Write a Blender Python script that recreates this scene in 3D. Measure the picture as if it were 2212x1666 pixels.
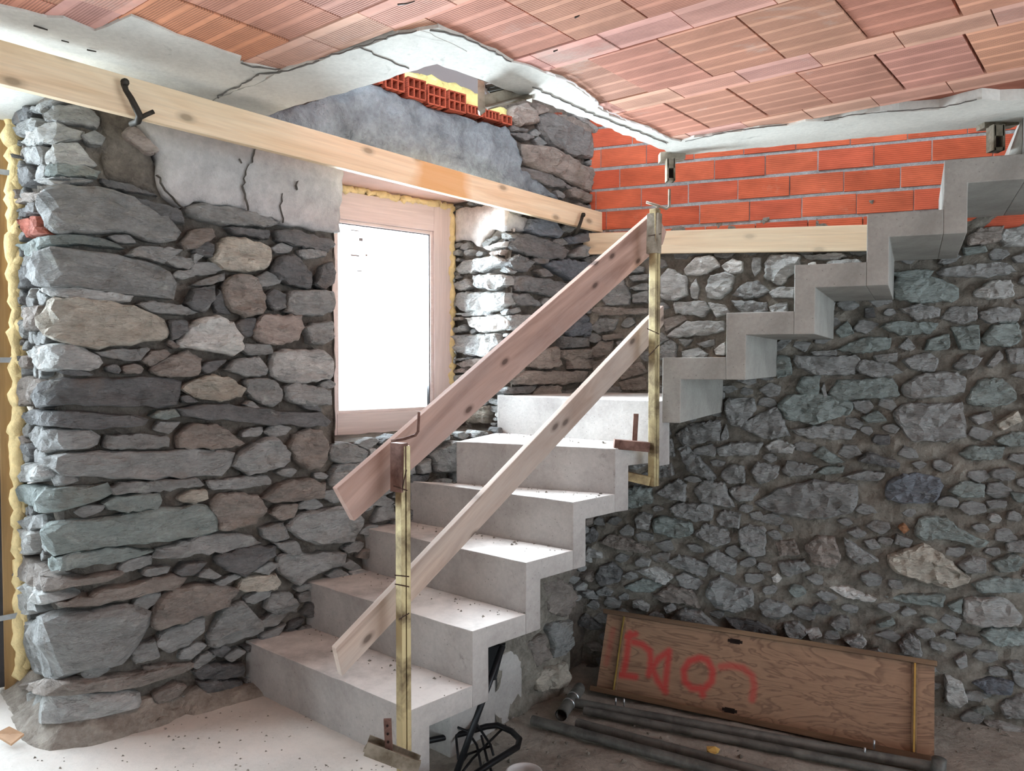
import bpy, bmesh, math, random
import numpy as np
from mathutils import Vector, Matrix, noise as mnoise
from mathutils.geometry import delaunay_2d_cdt

random.seed(7)
for _o in list(bpy.data.objects):
    bpy.data.objects.remove(_o)
SC = bpy.context.scene
COL = SC.collection

# ------------------------------------------------------------------ camera
FPX, EYE = 1664.0, 1.38
PITCH = math.atan((833 - 782) / FPX)
cam_data = bpy.data.cameras.new('camera')
cam_data.sensor_width = 36.0
cam_data.lens = 36.0 * FPX / 2212.0
cam_data.clip_start = 0.02
cam = bpy.data.objects.new('camera', cam_data)
COL.objects.link(cam)
cam.location = (0, 0, EYE)
cam.rotation_euler = (math.pi / 2 - PITCH, 0, 0)
SC.camera = cam

# ------------------------------------------------------------------ sky, light, exposure
world = bpy.data.worlds.new('overcast_sky')
SC.world = world
world.use_nodes = True
bg = world.node_tree.nodes['Background']
bg.inputs['Color'].default_value = (0.78, 0.91, 1.0, 1)
bg.inputs['Strength'].default_value = 5.0
SC.view_settings.view_transform = 'Standard'
SC.view_settings.look = 'None'
SC.view_settings.exposure = -0.17
SC.view_settings.gamma = 1.0
SC.view_settings.use_curve_mapping = False
try:
    SC.cycles.max_bounces = 6
    SC.cycles.diffuse_bounces = 4
    SC.cycles.glossy_bounces = 2
    SC.cycles.transparent_max_bounces = 12
except Exception:
    pass

def area(name, loc, target, sx, sy, power, color=(1, 1, 1), portal=False):
    l = bpy.data.lights.new(name, 'AREA')
    l.shape = 'RECTANGLE'
    l.size, l.size_y = sx, sy
    l.energy = power
    l.color = color
    o = bpy.data.objects.new(name, l)
    COL.objects.link(o)
    o.location = loc
    d = Vector(target) - Vector(loc)
    o.rotation_euler = d.to_track_quat('-Z', 'Y').to_euler()
    if portal:
        l.cycles.is_portal = True
    return o
WIN_W, DOOR_W, SIDE_FILL_W, UP_W, UPWIN_W = 330.0, 230.0, 62.0, 210.0, 540.0
# overcast daylight at the openings: the window, the glazed door on the left and the window upstairs; fill lamps are added
_nl = Vector((0.6561, -0.7547, 0)); _el = Vector((-0.7547, -0.6561, 0)); _c0 = Vector((0.46, 4.58, 0))
_w = _c0 + _el * 1.16 - _nl * 0.585 + Vector((0, 0, 1.80))
area('daylight_window', _w, _w + _nl, 0.86, 1.12, WIN_W, (0.78, 0.91, 1.0))
_d = _c0 + _el * 3.45 - _nl * 0.85 + Vector((0, 0, 1.25))
area('daylight_door', _d, _d + _nl * 1.0 + _el * -0.35 + Vector((0, 0, -0.25)), 1.4, 2.2, DOOR_W, (0.78, 0.91, 1.0))
area('fill_side', (4.75, 0.5, 1.25), (-0.6, 2.6, 1.15), 3.2, 2.0, SIDE_FILL_W, (0.78, 0.90, 1.0))  # fill lamp added at an unseen opening on the right
area('fill_upstairs', (0.8, -3.0, 4.0), (0.6, 4.0, 3.0), 6.0, 1.6, UP_W, (0.78, 0.90, 1.0))  # fill lamp added out of view to brighten the upper storey
_u = _c0 + _el * 1.2 - _nl * 0.55 + Vector((0, 0, 3.75))
area('daylight_upper_window', _u, _u + _nl + Vector((0, 0, -0.6)), 1.3, 1.5, UPWIN_W, (0.78, 0.91, 1.0))


# ------------------------------------------------------------------ rays, planes
FW = np.array([0, math.cos(PITCH), -math.sin(PITCH)])
UP = np.array([0, math.sin(PITCH), math.cos(PITCH)])
O3 = np.array([0, 0, EYE])
def ray(u, v):
    return np.array([(u - 1106) / FPX, 0, 0]) + FW + UP * ((833 - v) / FPX)
def on_z(u, v, z):
    d = ray(u, v)
    return O3 + d * ((z - EYE) / d[2])
def on_y(u, v, y):
    d = ray(u, v)
    return O3 + d * (y / d[1])
def on_vplane(u, v, p, e):
    """where the sight line meets the vertical plane through plan point p with plan direction e"""
    d = ray(u, v)
    n = np.array([-e[1], e[0]])
    lam = (n @ np.array(p)) / (n @ d[:2])
    return O3 + d * lam

class Surf:
    """a vertical wall face over a plan polyline; unrolled coordinates s (along), h (height), dep (out of the wall)"""
    def __init__(self, pts, side=1.0):
        self.p = [np.array(q, float) for q in pts]
        self.e, self.l, self.n = [], [], []
        for a, b in zip(self.p, self.p[1:]):
            d = b - a
            L = np.linalg.norm(d)
            self.l.append(L)
            self.e.append(d / L)
            self.n.append(np.array([-d[1], d[0]]) / L * side)
        self.s0 = [0.0]
        for L in self.l:
            self.s0.append(self.s0[-1] + L)
    def project(self, u, v, dep=0.0):
        d = ray(u, v)
        best = None
        for i in range(len(self.l)):
            p0 = self.p[i] + self.n[i] * dep
            M = np.array([[d[0], -self.e[i][0]], [d[1], -self.e[i][1]]])
            try:
                lam, mu = np.linalg.solve(M, p0)
            except Exception:
                continue
            lo = -9 if i == 0 else -0.001
            hi = 9 if i == len(self.l) - 1 else self.l[i] + 0.001
            if lam > 0 and lo <= mu <= hi and (best is None or lam < best[0]):
                best = (lam, self.s0[i] + mu, EYE + d[2] * lam)
        if best is None:
            return None
        return best[1], best[2]
    def world(self, s, h, dep=0.0):
        i = 0
        while i < len(self.l) - 1 and s > self.s0[i + 1]:
            i += 1
        mu = s - self.s0[i]
        n = self.n[i].copy()
        b = 0.05
        if i < len(self.l) - 1 and self.l[i] - mu < b:
            w = 0.5 * (1 - (self.l[i] - mu) / b)
            n = n * (1 - w) + self.n[i + 1] * w
        elif i > 0 and mu < b:
            w = 0.5 * (1 - mu / b)
            n = n * (1 - w) + self.n[i - 1] * w
        n /= np.linalg.norm(n)
        q = self.p[i] + self.e[i] * mu + n * dep
        return Vector((q[0], q[1], h))
    def angle(self, s):
        i = 0
        while i < len(self.l) - 1 and s > self.s0[i + 1]:
            i += 1
        return math.atan2(self.e[i][1], self.e[i][0])

# ------------------------------------------------------------------ materials
def lin(c):
    return tuple(((x / 255) / 12.92 if x <= 10 else (((x / 255) + 0.055) / 1.055) ** 2.4) for x in c)

class NT:
    def __init__(self, name, rough=0.85, metal=0.0, spec=0.3):
        self.m = bpy.data.materials.new(name)
        self.m.use_nodes = True
        self.t = self.m.node_tree
        self.b = self.t.nodes['Principled BSDF']
        self.b.inputs['Roughness'].default_value = rough
        self.b.inputs['Metallic'].default_value = metal
        self.b.inputs['Specular IOR Level'].default_value = spec
        self.tc = self.t.nodes.new('ShaderNodeTexCoord')
    def n(self, kind, **kw):
        x = self.t.nodes.new('ShaderNode' + kind)
        for k, v in kw.items():
            setattr(x, k, v)
        return x
    def set(self, sock, v):
        if isinstance(v, bpy.types.NodeSocket):
            self.t.links.new(v, sock)
        else:
            if sock.type == 'RGBA' and not isinstance(v, float) and len(v) == 3:
                v = (*v, 1)
            sock.default_value = v
    def coord(self, scale=(1, 1, 1), kind='Object', rnd=True, rot=(0, 0, 0)):
        mp = self.n('Mapping')
        mp.inputs['Scale'].default_value = scale
        mp.inputs['Rotation'].default_value = rot
        src = self.tc.outputs[kind]
        if rnd:
            oi = self.n('ObjectInfo')
            ml = self.math('MULTIPLY', oi.outputs['Random'], 37.0)
            va = self.n('VectorMath', operation='ADD')
            self.set(va.inputs[0], src)
            self.set(va.inputs[1], ml)
            src = va.outputs[0]
        self.set(mp.inputs['Vector'], src)
        return mp.outputs[0]
    def noise(self, vec, scale, detail=5.0, rough=0.6, dist=0.0):
        x = self.n('TexNoise')
        x.inputs['Scale'].default_value = scale
        x.inputs['Detail'].default_value = detail
        x.inputs['Roughness'].default_value = rough
        x.inputs['Distortion'].default_value = dist
        self.set(x.inputs['Vector'], vec)
        return x.outputs['Fac']
    def voro(self, vec, scale, feature='F1'):
        x = self.n('TexVoronoi', feature=feature)
        x.inputs['Scale'].default_value = scale
        self.set(x.inputs['Vector'], vec)
        return x.outputs['Distance']
    def ramp(self, fac, stops):
        x = self.n('ValToRGB')
        e = x.color_ramp.elements
        while len(e) < len(stops):
            e.new(0.5)
        for k, (p, c) in zip(e, stops):
            k.position = p
            k.color = (c, c, c, 1) if isinstance(c, (int, float)) else (*c, 1)
        self.set(x.inputs[0], fac)
        return x.outputs[0]
    def mix(self, fac, a, b, blend='MIX'):
        x = self.n('Mix', data_type='RGBA', blend_type=blend)
        self.set(x.inputs[0], fac)
        self.set(x.inputs[6], a)
        self.set(x.inputs[7], b)
        return x.outputs[2]
    def math(self, op, a, b=0.0, c=0.0):
        x = self.n('Math', operation=op)
        self.set(x.inputs[0], a)
        self.set(x.inputs[1], b)
        if op in ('MULTIPLY_ADD', 'SMOOTH_MIN', 'COMPARE'):
            self.set(x.inputs[2], c)
        return x.outputs[0]
    def sep(self, vec):
        x = self.n('SeparateXYZ')
        self.set(x.inputs[0], vec)
        return x.outputs
    def bump(self, h, strength=0.5, dist=0.01):
        x = self.n('Bump')
        x.inputs['Strength'].default_value = strength
        x.inputs['Distance'].default_value = dist
        self.set(x.inputs['Height'], h)
        if self.b.inputs['Normal'].is_linked:
            self.set(x.inputs['Normal'], self.b.inputs['Normal'].links[0].from_socket)
        self.t.links.new(x.outputs[0], self.b.inputs['Normal'])
    def color(self, c):
        self.set(self.b.inputs['Base Color'], c)
        return self.m

def mat_stone():
    n = NT('slate_stone', 0.88, spec=0.25)
    oi = n.n('ObjectInfo')
    v = n.coord((1, 1, 2.6))
    a = n.noise(v, 7, 7, 0.65, 0.4)
    f = n.noise(v, 42, 5, 0.7)
    k = n.mix(n.ramp(a, [(0.28, 0.62), (0.5, 0.95), (0.72, 1.22)]), (0, 0, 0), oi.outputs['Color'], 'MIX')
    c = n.mix(1.0, oi.outputs['Color'], n.ramp(a, [(0.25, 0.60), (0.5, 0.95), (0.75, 1.25)]), 'MULTIPLY')
    c = n.mix(0.6, c, n.ramp(f, [(0.3, 0.72), (0.7, 1.25)]), 'MULTIPLY')
    w = n.noise(n.coord((1, 1, 1.5)), 5, 8, 0.72, 0.8)
    c = n.mix(n.ramp(w, [(0.60, 0.0), (0.70, 0.45)]), c, lin((192, 196, 190)))
    br = n.noise(n.coord((1.3, 1, 1)), 4, 5, 0.6)
    c = n.mix(n.ramp(br, [(0.58, 0.0), (0.75, 0.5)]), c, lin((128, 106, 88)))
    vd = n.n('VectorMath', operation='MULTIPLY_ADD')
    n.set(vd.inputs[0], n.noise(n.coord((1, 1, 2)), 9, 4, 0.6)); vd.inputs[1].default_value = (0.3, 0.3, 0.3); n.set(vd.inputs[2], n.coord((1, 1, 2.4)))
    n.bump(n.voro(vd.outputs[0], 11), 0.7, 0.03)
    n.bump(n.noise(n.coord((1, 1, 3.2)), 14, 8, 0.7, 0.5), 0.8, 0.025)
    n.bump(f, 0.5, 0.006)
    return n.color(c)

def mat_mortar(name, base, dark, scale=9.0, bd=0.03):
    n = NT(name, 0.95, spec=0.1)
    v = n.coord(rnd=False)
    a = n.noise(v, scale, 8, 0.7, 0.3)
    f = n.noise(v, scale * 6, 5, 0.7)
    c = n.mix(n.ramp(a, [(0.3, 0.0), (0.65, 1.0)]), dark, base)
    c = n.mix(0.5, c, n.ramp(f, [(0.3, 0.65), (0.7, 1.3)]), 'MULTIPLY')
    n.bump(a, 1.0, bd)
    n.bump(f, 0.8, 0.008)
    return n.color(c)

def mat_concrete(name, base, dark, stain, rough=0.85, grain=(1, 1, 1), pits=0.5, dust_and_light=None):
    n = NT(name, rough, spec=0.25)
    v = n.coord(grain, rnd=False)
    a = n.noise(v, 2.6, 8, 0.66, 0.4)
    f = n.noise(n.coord(rnd=False), 60, 4, 0.7)
    c = n.mix(n.ramp(a, [(0.3, 0.0), (0.6, 1.0)]), dark, base)
    s = n.noise(v, 6.5, 6, 0.7, 1.2)
    c = n.mix(n.ramp(s, [(0.62, 0.0), (0.74, 0.55)]), c, stain)
    c = n.mix(0.35, c, n.ramp(f, [(0.3, 0.75), (0.7, 1.2)]), 'MULTIPLY')
    p = n.voro(n.coord(rnd=False), 38)
    c = n.mix(n.ramp(p, [(0.06, pits), (0.12, 0.0)]), c, dark, 'MULTIPLY')
    if dust_and_light:
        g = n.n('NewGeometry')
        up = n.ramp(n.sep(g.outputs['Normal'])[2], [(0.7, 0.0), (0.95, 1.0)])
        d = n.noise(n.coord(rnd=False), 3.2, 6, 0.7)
        c = n.mix(n.math('MULTIPLY', up, n.ramp(d, [(0.36, 0.15), (0.6, 0.85)])), c, dust_and_light)
    n.bump(a, 0.25, 0.02)
    n.bump(f, 0.35, 0.004)
    return n.color(c)

def mat_plain(name, c, rough=0.6, metal=0.0, var=0.25, scale=12.0, bump=0.2, bd=0.004, spec=0.3, dark=None):
    n = NT(name, rough, metal, spec)
    a = n.noise(n.coord(), scale, 6, 0.65, 0.3)
    if dark is None:
        k = n.mix(1.0, c, n.ramp(a, [(0.3, 1 - var), (0.7, 1 + var)]), 'MULTIPLY')
    else:
        k = n.mix(n.ramp(a, [(0.42, 0.0), (0.62, 1.0)]), c, dark)
    n.bump(n.noise(n.coord(), scale * 3, 4, 0.6), bump, bd)
    return n.color(k)

def mat_tile(name, strip=False):
    """clay tile: object X runs along the ribs, object Y across them"""
    n = NT(name, 0.85, spec=0.2)
    oi = n.n('ObjectInfo')
    xyz = n.sep(n.tc.outputs['Object'])
    y = xyz[1]
    rib = n.math('SINE', n.math('MULTIPLY', y, 2 * math.pi / 0.0085))
    if strip:
        band = n.math('FRACT', n.math('MULTIPLY_ADD', y, 1 / 0.16, 0.5))
        inb = n.ramp(band, [(0.20, 0.0), (0.24, 1.0), (0.72, 1.0), (0.76, 0.0)])
    else:
        band = n.math('FRACT', n.math('MULTIPLY_ADD', y, 1 / 0.082, 0.58))
        inb = n.ramp(band, [(0.10, 0.0), (0.13, 1.0), (0.87, 1.0), (0.90, 0.0)])
    dirt = n.noise(n.coord((0.6, 1, 1)), 5, 6, 0.65, 0.3)
    c = n.mix(1.0, oi.outputs['Color'], n.ramp(dirt, [(0.3, 0.75), (0.7, 1.18)]), 'MULTIPLY')
    groove = n.math('MULTIPLY', inb, n.ramp(n.math('MULTIPLY_ADD', rib, 0.5, 0.5), [(0.25, 1.0), (0.75, 0.0)]))
    c = n.mix(n.math('MULTIPLY', groove, 0.42), c, lin((96, 56, 46)))
    c = n.mix(n.math('MULTIPLY', inb, 0.10), c, lin((120, 70, 58)))
    gr = n.noise(n.coord((1, 1, 1)), 2.2, 7, 0.7, 0.6)
    c = n.mix(n.ramp(gr, [(0.60, 0.0), (0.72, 0.5)]), c, lin((196, 182, 172)))
    h = n.math('MULTIPLY', inb, rib)
    n.bump(h, 0.35, 0.004)
    n.bump(inb, 0.3, -0.004)
    return n.color(c)

def mat_brick():
    n = NT('red_clay_brick', 0.8, spec=0.25)
    oi = n.n('ObjectInfo')
    z = n.sep(n.tc.outputs['Object'])[2]
    g = n.math('SINE', n.math('MULTIPLY', z, 2 * math.pi / 0.010))
    a = n.noise(n.coord((0.7, 1, 2)), 6, 6, 0.65, 0.3)
    c = n.mix(1.0, oi.outputs['Color'], n.ramp(a, [(0.3, 0.72), (0.7, 1.2)]), 'MULTIPLY')
    c = n.mix(n.math('MULTIPLY', n.ramp(n.math('MULTIPLY_ADD', g, 0.5, 0.5), [(0.0, 1.0), (0.35, 0.0)]), 0.25), c, lin((110, 44, 30)))
    d = n.noise(n.coord(), 9, 5, 0.7)
    c = n.mix(n.ramp(d, [(0.62, 0.0), (0.78, 0.5)]), c, lin((205, 150, 125)))
    n.bump(g, 0.2, 0.002)
    n.bump(a, 0.2, 0.006)
    return n.color(c)

def mat_wood(name, base, dark, ring=9.0, stretch=(0.10, 1, 1), knots=0.8, rough=0.6, grey=None, extra=None, bd=0.002, kdens=1.0):
    """object X runs along the grain"""
    n = NT(name, rough, spec=0.25)
    v = n.coord(stretch)
    a = n.noise(v, ring, 5, 0.6, 1.6)
    f = n.noise(n.coord((0.03, 1, 1)), 120, 3, 0.6)
    c = n.mix(n.ramp(a, [(0.36, 0.0), (0.64, 1.0)]), base, dark)
    c = n.mix(0.4, c, n.ramp(f, [(0.3, 0.8), (0.7, 1.15)]), 'MULTIPLY')
    if grey:
        g = n.noise(n.coord((0.4, 1, 1)), 4, 6, 0.65)
        c = n.mix(n.ramp(g, [(0.4, 0.0), (0.68, 0.8)]), c, grey)
    if knots:
        kv = n.n('TexVoronoi', voronoi_dimensions='2D')
        cx = n.n('CombineXYZ')
        sx = n.sep(n.coord((0.5, 1.0, 1.0)))
        n.set(cx.inputs[0], sx[0]); n.set(cx.inputs[1], sx[2])
        kv.inputs['Scale'].default_value = 6.0 * kdens
        n.set(kv.inputs['Vector'], cx.outputs[0])
        k = kv.outputs['Distance']
        c = n.mix(n.ramp(k, [(0.05, knots), (0.085, 0.4 * knots), (0.14, 0.0)]), c, tuple(x * 0.30 for x in dark))
    if extra:
        c = extra(n, c)
    n.bump(f, 0.3, bd)
    n.bump(a, 0.15, bd)
    return n.color(c)

M = {}
M['stone'] = mat_stone()
M['mortar_l'] = mat_mortar('earth_mortar', lin((136, 128, 119)), lin((88, 82, 77)))
M['droppings'] = mat_mortar('dusty_droppings', lin((176, 168, 158)), lin((120, 110, 102)))
M['mortar_r'] = mat_mortar('sandy_mortar', lin((158, 152, 142)), lin((106, 100, 92)), 11)
M['mortar_b'] = mat_mortar('cement_joint', lin((186, 188, 190)), lin((146, 146, 146)), 14, 0.012)
M['plaster'] = mat_mortar('grey_plaster', lin((190, 188, 187)), lin((160, 157, 156)), 3.0, 0.02)
M['plaster_up'] = mat_mortar('rough_cement_render', lin((168, 180, 188)), lin((116, 124, 130)), 7.0, 0.05)
M['plaster_white'] = mat_mortar('pale_lime_render', lin((225, 218, 212)), lin((196, 188, 182)), 5.0, 0.02)
M['conc'] = mat_concrete('stair_concrete', lin((178, 174, 170)), lin((146, 141, 138)), lin((122, 116, 112)), dust_and_light=lin((226, 219, 214)))  # pale tread tops: dust, plus window light painted into upward faces
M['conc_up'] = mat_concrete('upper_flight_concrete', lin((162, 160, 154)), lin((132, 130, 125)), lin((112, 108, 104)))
M['soffit'] = mat_concrete('pale_cast_concrete', lin((216, 214, 206)), lin((192, 190, 183)), lin((128, 126, 120)), grain=(1.0, 1.0, 1.0), pits=0.2)
M['floor'] = mat_concrete('dusty_screed', lin((206, 203, 198)), lin((182, 177, 170)), lin((160, 142, 128)), dust_and_light=lin((216, 208, 200)))
M['dirt'] = mat_mortar('packed_earth', lin((190, 184, 174)), lin((152, 145, 136)), 6.0, 0.03)
M['tile'] = mat_tile('ribbed_clay_tile')
M['strip'] = mat_tile('ribbed_clay_strip', True)
M['brick'] = mat_brick()
M['clay_plain'] = mat_plain('clay_back', lin((150, 92, 74)), 0.9)
M['plain_wall'] = mat_plain('old_limewash', lin((178, 172, 164)), 0.95)
def _orange(n, c):
    x = n.sep(n.tc.outputs['Object'])[0]
    e = n.noise(n.coord((0.5, 1, 1)), 3, 4, 0.6)
    k = n.ramp(n.math('MULTIPLY_ADD', e, 0.25, x), [(0.54, 0.0), (0.60, 1.0), (0.86, 1.0), (0.92, 0.0)])
    return n.mix(n.math('MULTIPLY', k, 0.75), c, lin((212, 156, 92)))
M['pine'] = mat_wood('fresh_pine', lin((240, 220, 190)), lin((224, 196, 160)), knots=0.7, extra=_orange)
M['pine2'] = mat_wood('fresh_spruce', lin((240, 220, 190)), lin((226, 198, 164)), knots=0.35)
M['old1'] = mat_wood('weathered_pink_plank', lin((184, 152, 138)), lin((142, 112, 100)), knots=0.9, grey=lin((166, 144, 136)), rough=0.8, bd=0.004, kdens=1.3)
M['old2'] = mat_wood('weathered_grey_plank', lin((186, 166, 152)), lin((150, 130, 118)), knots=0.85, grey=lin((174, 164, 156)), rough=0.8, bd=0.004, kdens=1.2)
M['zinc'] = mat_plain('yellow_zinc_steel', lin((184, 168, 128)), 0.45, 0.6, 0.3, 8, 0.1, 0.001, dark=lin((112, 96, 72)))
M['rust'] = mat_plain('dusty_rusted_steel', lin((128, 100, 90)), 0.75, 0.3, 0.3, 14, dark=lin((88, 62, 54)))
M['iron'] = mat_plain('dark_iron', lin((66, 62, 56)), 0.6, 0.6, 0.3, 14)
M['black'] = mat_plain('black_tube_paint', lin((34, 34, 36)), 0.4, 0.3, 0.3, 10)
M['blackbox'] = mat_plain('black_board', lin((24, 25, 27)), 0.7)
M['clampmetal'] = mat_plain('cement_stained_steel', lin((150, 142, 128)), 0.6, 0.35, 0.3, 9, dark=lin((96, 86, 70)))
M['pipe'] = mat_plain('grey_steel_tube', lin((122, 122, 118)), 0.5, 0.25, 0.3, 7, dark=lin((88, 88, 85)))
M['foam'] = mat_plain('expanding_foam', lin((236, 214, 160)), 0.8, 0, 0.2, 14, 0.8, 0.01)
M['wool'] = mat_plain('yellow_insulation', lin((232, 222, 150)), 0.95, 0, 0.12, 14, 0.9, 0.012)
M['board'] = mat_plain('grey_panel', lin((136, 136, 138)), 0.8, 0, 0.08, 2, 0.1)
M['frame'] = mat_wood('primed_window_wood', lin((226, 210, 204)), lin((214, 196, 190)), knots=0, rough=0.5)
M['doorwood'] = mat_wood('raw_door_frame_wood', lin((176, 146, 104)), lin((146, 114, 76)), knots=0, rough=0.6)
M['gasket'] = mat_plain('dark_gasket', lin((70, 68, 70)), 0.6)
M['galv'] = mat_plain('galvanised_strap', lin((190, 194, 198)), 0.35, 0.8, 0.15)
M['lintel'] = mat_plain('pink_clay_lintel', lin((230, 196, 184)), 0.85, 0, 0.12, 4)
M['crackdark'] = mat_plain('crack_shadow_dirt', lin((104, 100, 95)), 0.95)
M['void'] = mat_plain('hole_shade', lin((40, 30, 26)), 0.95)  # flat dark for holes, slots and bores; their inner shade is painted
M['gold'] = mat_plain('brass_strip', lin((196, 168, 96)), 0.35, 0.85, 0.2)
M['plastic'] = mat_plain('white_plastic', lin((224, 226, 226)), 0.4, 0, 0.05)
M['wire'] = mat_plain('tie_wire', lin((70, 54, 46)), 0.6, 0.5)
M['sponge'] = mat_plain('yellow_offcut', lin((230, 190, 110)), 0.8, 0, 0.15)
M['shard'] = mat_plain('tan_tile_shard', lin((196, 160, 128)), 0.7, 0, 0.15)
M['inkgrey'] = mat_plain('grey_print', lin((150, 140, 140)), 0.7)
g_ = NT('clear_glass', 0.0)
tr = g_.n('BsdfTransparent'); gl = g_.n('BsdfGlossy'); mx = g_.n('MixShader'); fr = g_.n('Fresnel')
gl.inputs['Roughness'].default_value = 0.02
fr.inputs['IOR'].default_value = 1.45
g_.t.links.new(fr.outputs[0], mx.inputs[0]); g_.t.links.new(tr.outputs[0], mx.inputs[1]); g_.t.links.new(gl.outputs[0], mx.inputs[2])
g_.t.links.new(mx.outputs[0], g_.t.nodes['Material Output'].inputs['Surface'])
M['glass'] = g_.m

# ------------------------------------------------------------------ mesh helpers
class MB:
    def __init__(self):
        self.v, self.f = [], []
    def add(self, vs, fs):
        k = len(self.v)
        self.v += [Vector(x) for x in vs]
        self.f += [tuple(k + i for i in f) for f in fs]
        return self
    def box(self, c, size, rot=None):
        R = rot if rot is not None else Matrix.Identity(3)
        c = Vector(c)
        x, y, z = (s / 2 for s in size)
        vs = [c + R @ Vector((a, b, d)) for a in (-x, x) for b in (-y, y) for d in (-z, z)]
        return self.add(vs, [(0, 1, 3, 2), (4, 6, 7, 5), (0, 4, 5, 1), (2, 3, 7, 6), (0, 2, 6, 4), (1, 5, 7, 3)])
    def prism(self, poly, off):
        """poly: 3D points in a plane; off: extrusion vector"""
        n = len(poly)
        off = Vector(off)
        vs = [Vector(p) for p in poly] + [Vector(p) + off for p in poly]
        fs = [tuple(range(n - 1, -1, -1)), tuple(range(n, 2 * n))]
        fs += [(i, (i + 1) % n, n + (i + 1) % n, n + i) for i in range(n)]
        return self.add(vs, fs)
    def tube(self, pts, r, seg=10, cap=True):
        pts = [Vector(p) for p in pts]
        rs = r if isinstance(r, (list, tuple)) else [r] * len(pts)
        rings = []
        ref = None
        for i, p in enumerate(pts):
            t = (pts[min(i + 1, len(pts) - 1)] - pts[max(i - 1, 0)]).normalized()
            if ref is None:
                ref = t.orthogonal().normalized()
            ref = (ref - t * ref.dot(t)).normalized()
            b = t.cross(ref)
            rings.append([p + (ref * math.cos(2 * math.pi * k / seg) + b * math.sin(2 * math.pi * k / seg)) * rs[i] for k in range(seg)])
        vs = [q for rg in rings for q in rg]
        fs = []
        for i in range(len(pts) - 1):
            for k in range(seg):
                a, b2 = i * seg + k, i * seg + (k + 1) % seg
                fs.append((a, b2, b2 + seg, a + seg))
        if cap:
            fs.append(tuple(range(seg - 1, -1, -1)))
            fs.append(tuple((len(pts) - 1) * seg + k for k in range(seg)))
        return self.add(vs, fs)
    def build(self, name, mat, parent=None, origin=None, angle=0.0, mtx=None, smooth=False, bevel=0.0, subd=0):
        """origin/angle (or mtx) give the object's own frame; vertices are stored in it"""
        if mtx is None:
            if origin is None:
                lo = Vector([min(v[i] for v in self.v) for i in range(3)])
                hi = Vector([max(v[i] for v in self.v) for i in range(3)])
                origin = (lo + hi) / 2
            mtx = Matrix.Translation(Vector(origin)) @ Matrix.Rotation(angle, 4, 'Z')
        inv = mtx.inverted()
        me = bpy.data.meshes.new(name)
        me.from_pydata([inv @ v for v in self.v], [], self.f)
        me.validate()
        bm = bmesh.new()
        bm.from_mesh(me)
        bmesh.ops.recalc_face_normals(bm, faces=bm.faces)
        if bevel:
            es = [e for e in bm.edges if len(e.link_faces) == 2 and e.calc_face_angle(0) > 0.6]
            bmesh.ops.bevel(bm, geom=es, offset=bevel, segments=2, affect='EDGES', profile=0.6)
        bm.to_mesh(me)
        bm.free()
        if smooth:
            me.polygons.foreach_set('use_smooth', [True] * len(me.polygons))
        if mat is not None:
            me.materials.append(mat)
        o = bpy.data.objects.new(name, me)
        COL.objects.link(o)
        if parent is not None:
            o.parent = parent
            o.matrix_parent_inverse = WM(parent).inverted()
        o.matrix_basis = mtx if parent is None else mtx
        WORLD[o.name] = mtx
        return o

WORLD = {}
def WM(o):
    return WORLD.get(o.name, Matrix.Identity(4))

def frame_x(p, q, up=(0, 0, 1)):
    """matrix whose X axis runs from p to q"""
    x = (Vector(q) - Vector(p)).normalized()
    u = Vector(up)
    y = u.cross(x)
    if y.length < 1e-4:
        y = Vector((0, 1, 0)).cross(x)
    y.normalize()
    z = x.cross(y)
    R = Matrix((x, y, z)).transposed()
    return Matrix.Translation((Vector(p) + Vector(q)) / 2) @ R.to_4x4()

def bar(p, q, w, h, up=(0, 0, 1)):
    """a rectangular bar from p to q: returns MB and its frame"""
    mt = frame_x(p, q, up)
    L = (Vector(q) - Vector(p)).length
    m = MB()
    R = mt.to_3x3()
    m.box(mt.translation, (L, w, h), R)
    return m, mt

def thing(name, label, cat, loc=(0, 0, 0), group=None):
    o = bpy.data.objects.new(name, None)
    o.empty_display_size = 0.1
    COL.objects.link(o)
    o.location = loc
    WORLD[o.name] = Matrix.Translation(Vector(loc))
    o['label'], o['category'] = label, cat
    if group:
        o['group'] = group
    return o
def tag(o, label=None, cat=None, group=None, kind=None):
    for k, v in (('label', label), ('category', cat), ('group', group), ('kind', kind)):
        if v:
            o[k] = v
    return o
def struct(o):
    o['kind'] = 'structure'
    return o

def fbm(x, y, z, o=4):
    return mnoise.fractal(Vector((x, y, z)), 0.9, 2.1, o)
# ------------------------------------------------------------------ wall surfaces
C0 = np.array([0.46, 4.58])
EL = np.array([-0.7547, -0.6561]); NL = np.array([0.6561, -0.7547])
ER = np.array([0.934, -0.358])
LEN_L = 2.775
E0 = C0 + EL * LEN_L
F0 = E0 - NL * 0.68
WL = Surf([C0, E0 - EL * 0.10, E0 - EL * 0.03 - NL * 0.03, E0 - NL * 0.10, F0], side=1.0)
if WL.n[0] @ np.array([0, -1]) < 0:
    WL.n = [-x for x in WL.n]
WR = Surf([C0, C0 + ER * 5.2], side=-1.0)
if WR.n[0] @ np.array([0, -1]) < 0:
    WR.n = [-x for x in WR.n]

FR_DEP = -0.475                       # window frame set back into the wall
ws_l = WL.project(730, 700)[0]
ws_r = WL.project(1100, 700)[0]
wh_b = WL.project(850, 950)[1]
fr_r = None
def on_frame(u, v, dep=FR_DEP):
    p = C0 + NL * dep
    return on_vplane(u, v, p, EL)
soff_h = on_frame(860, 418)[2]
top_h = 5.0
DIRT = -0.45
CEIL = 2.38

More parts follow.
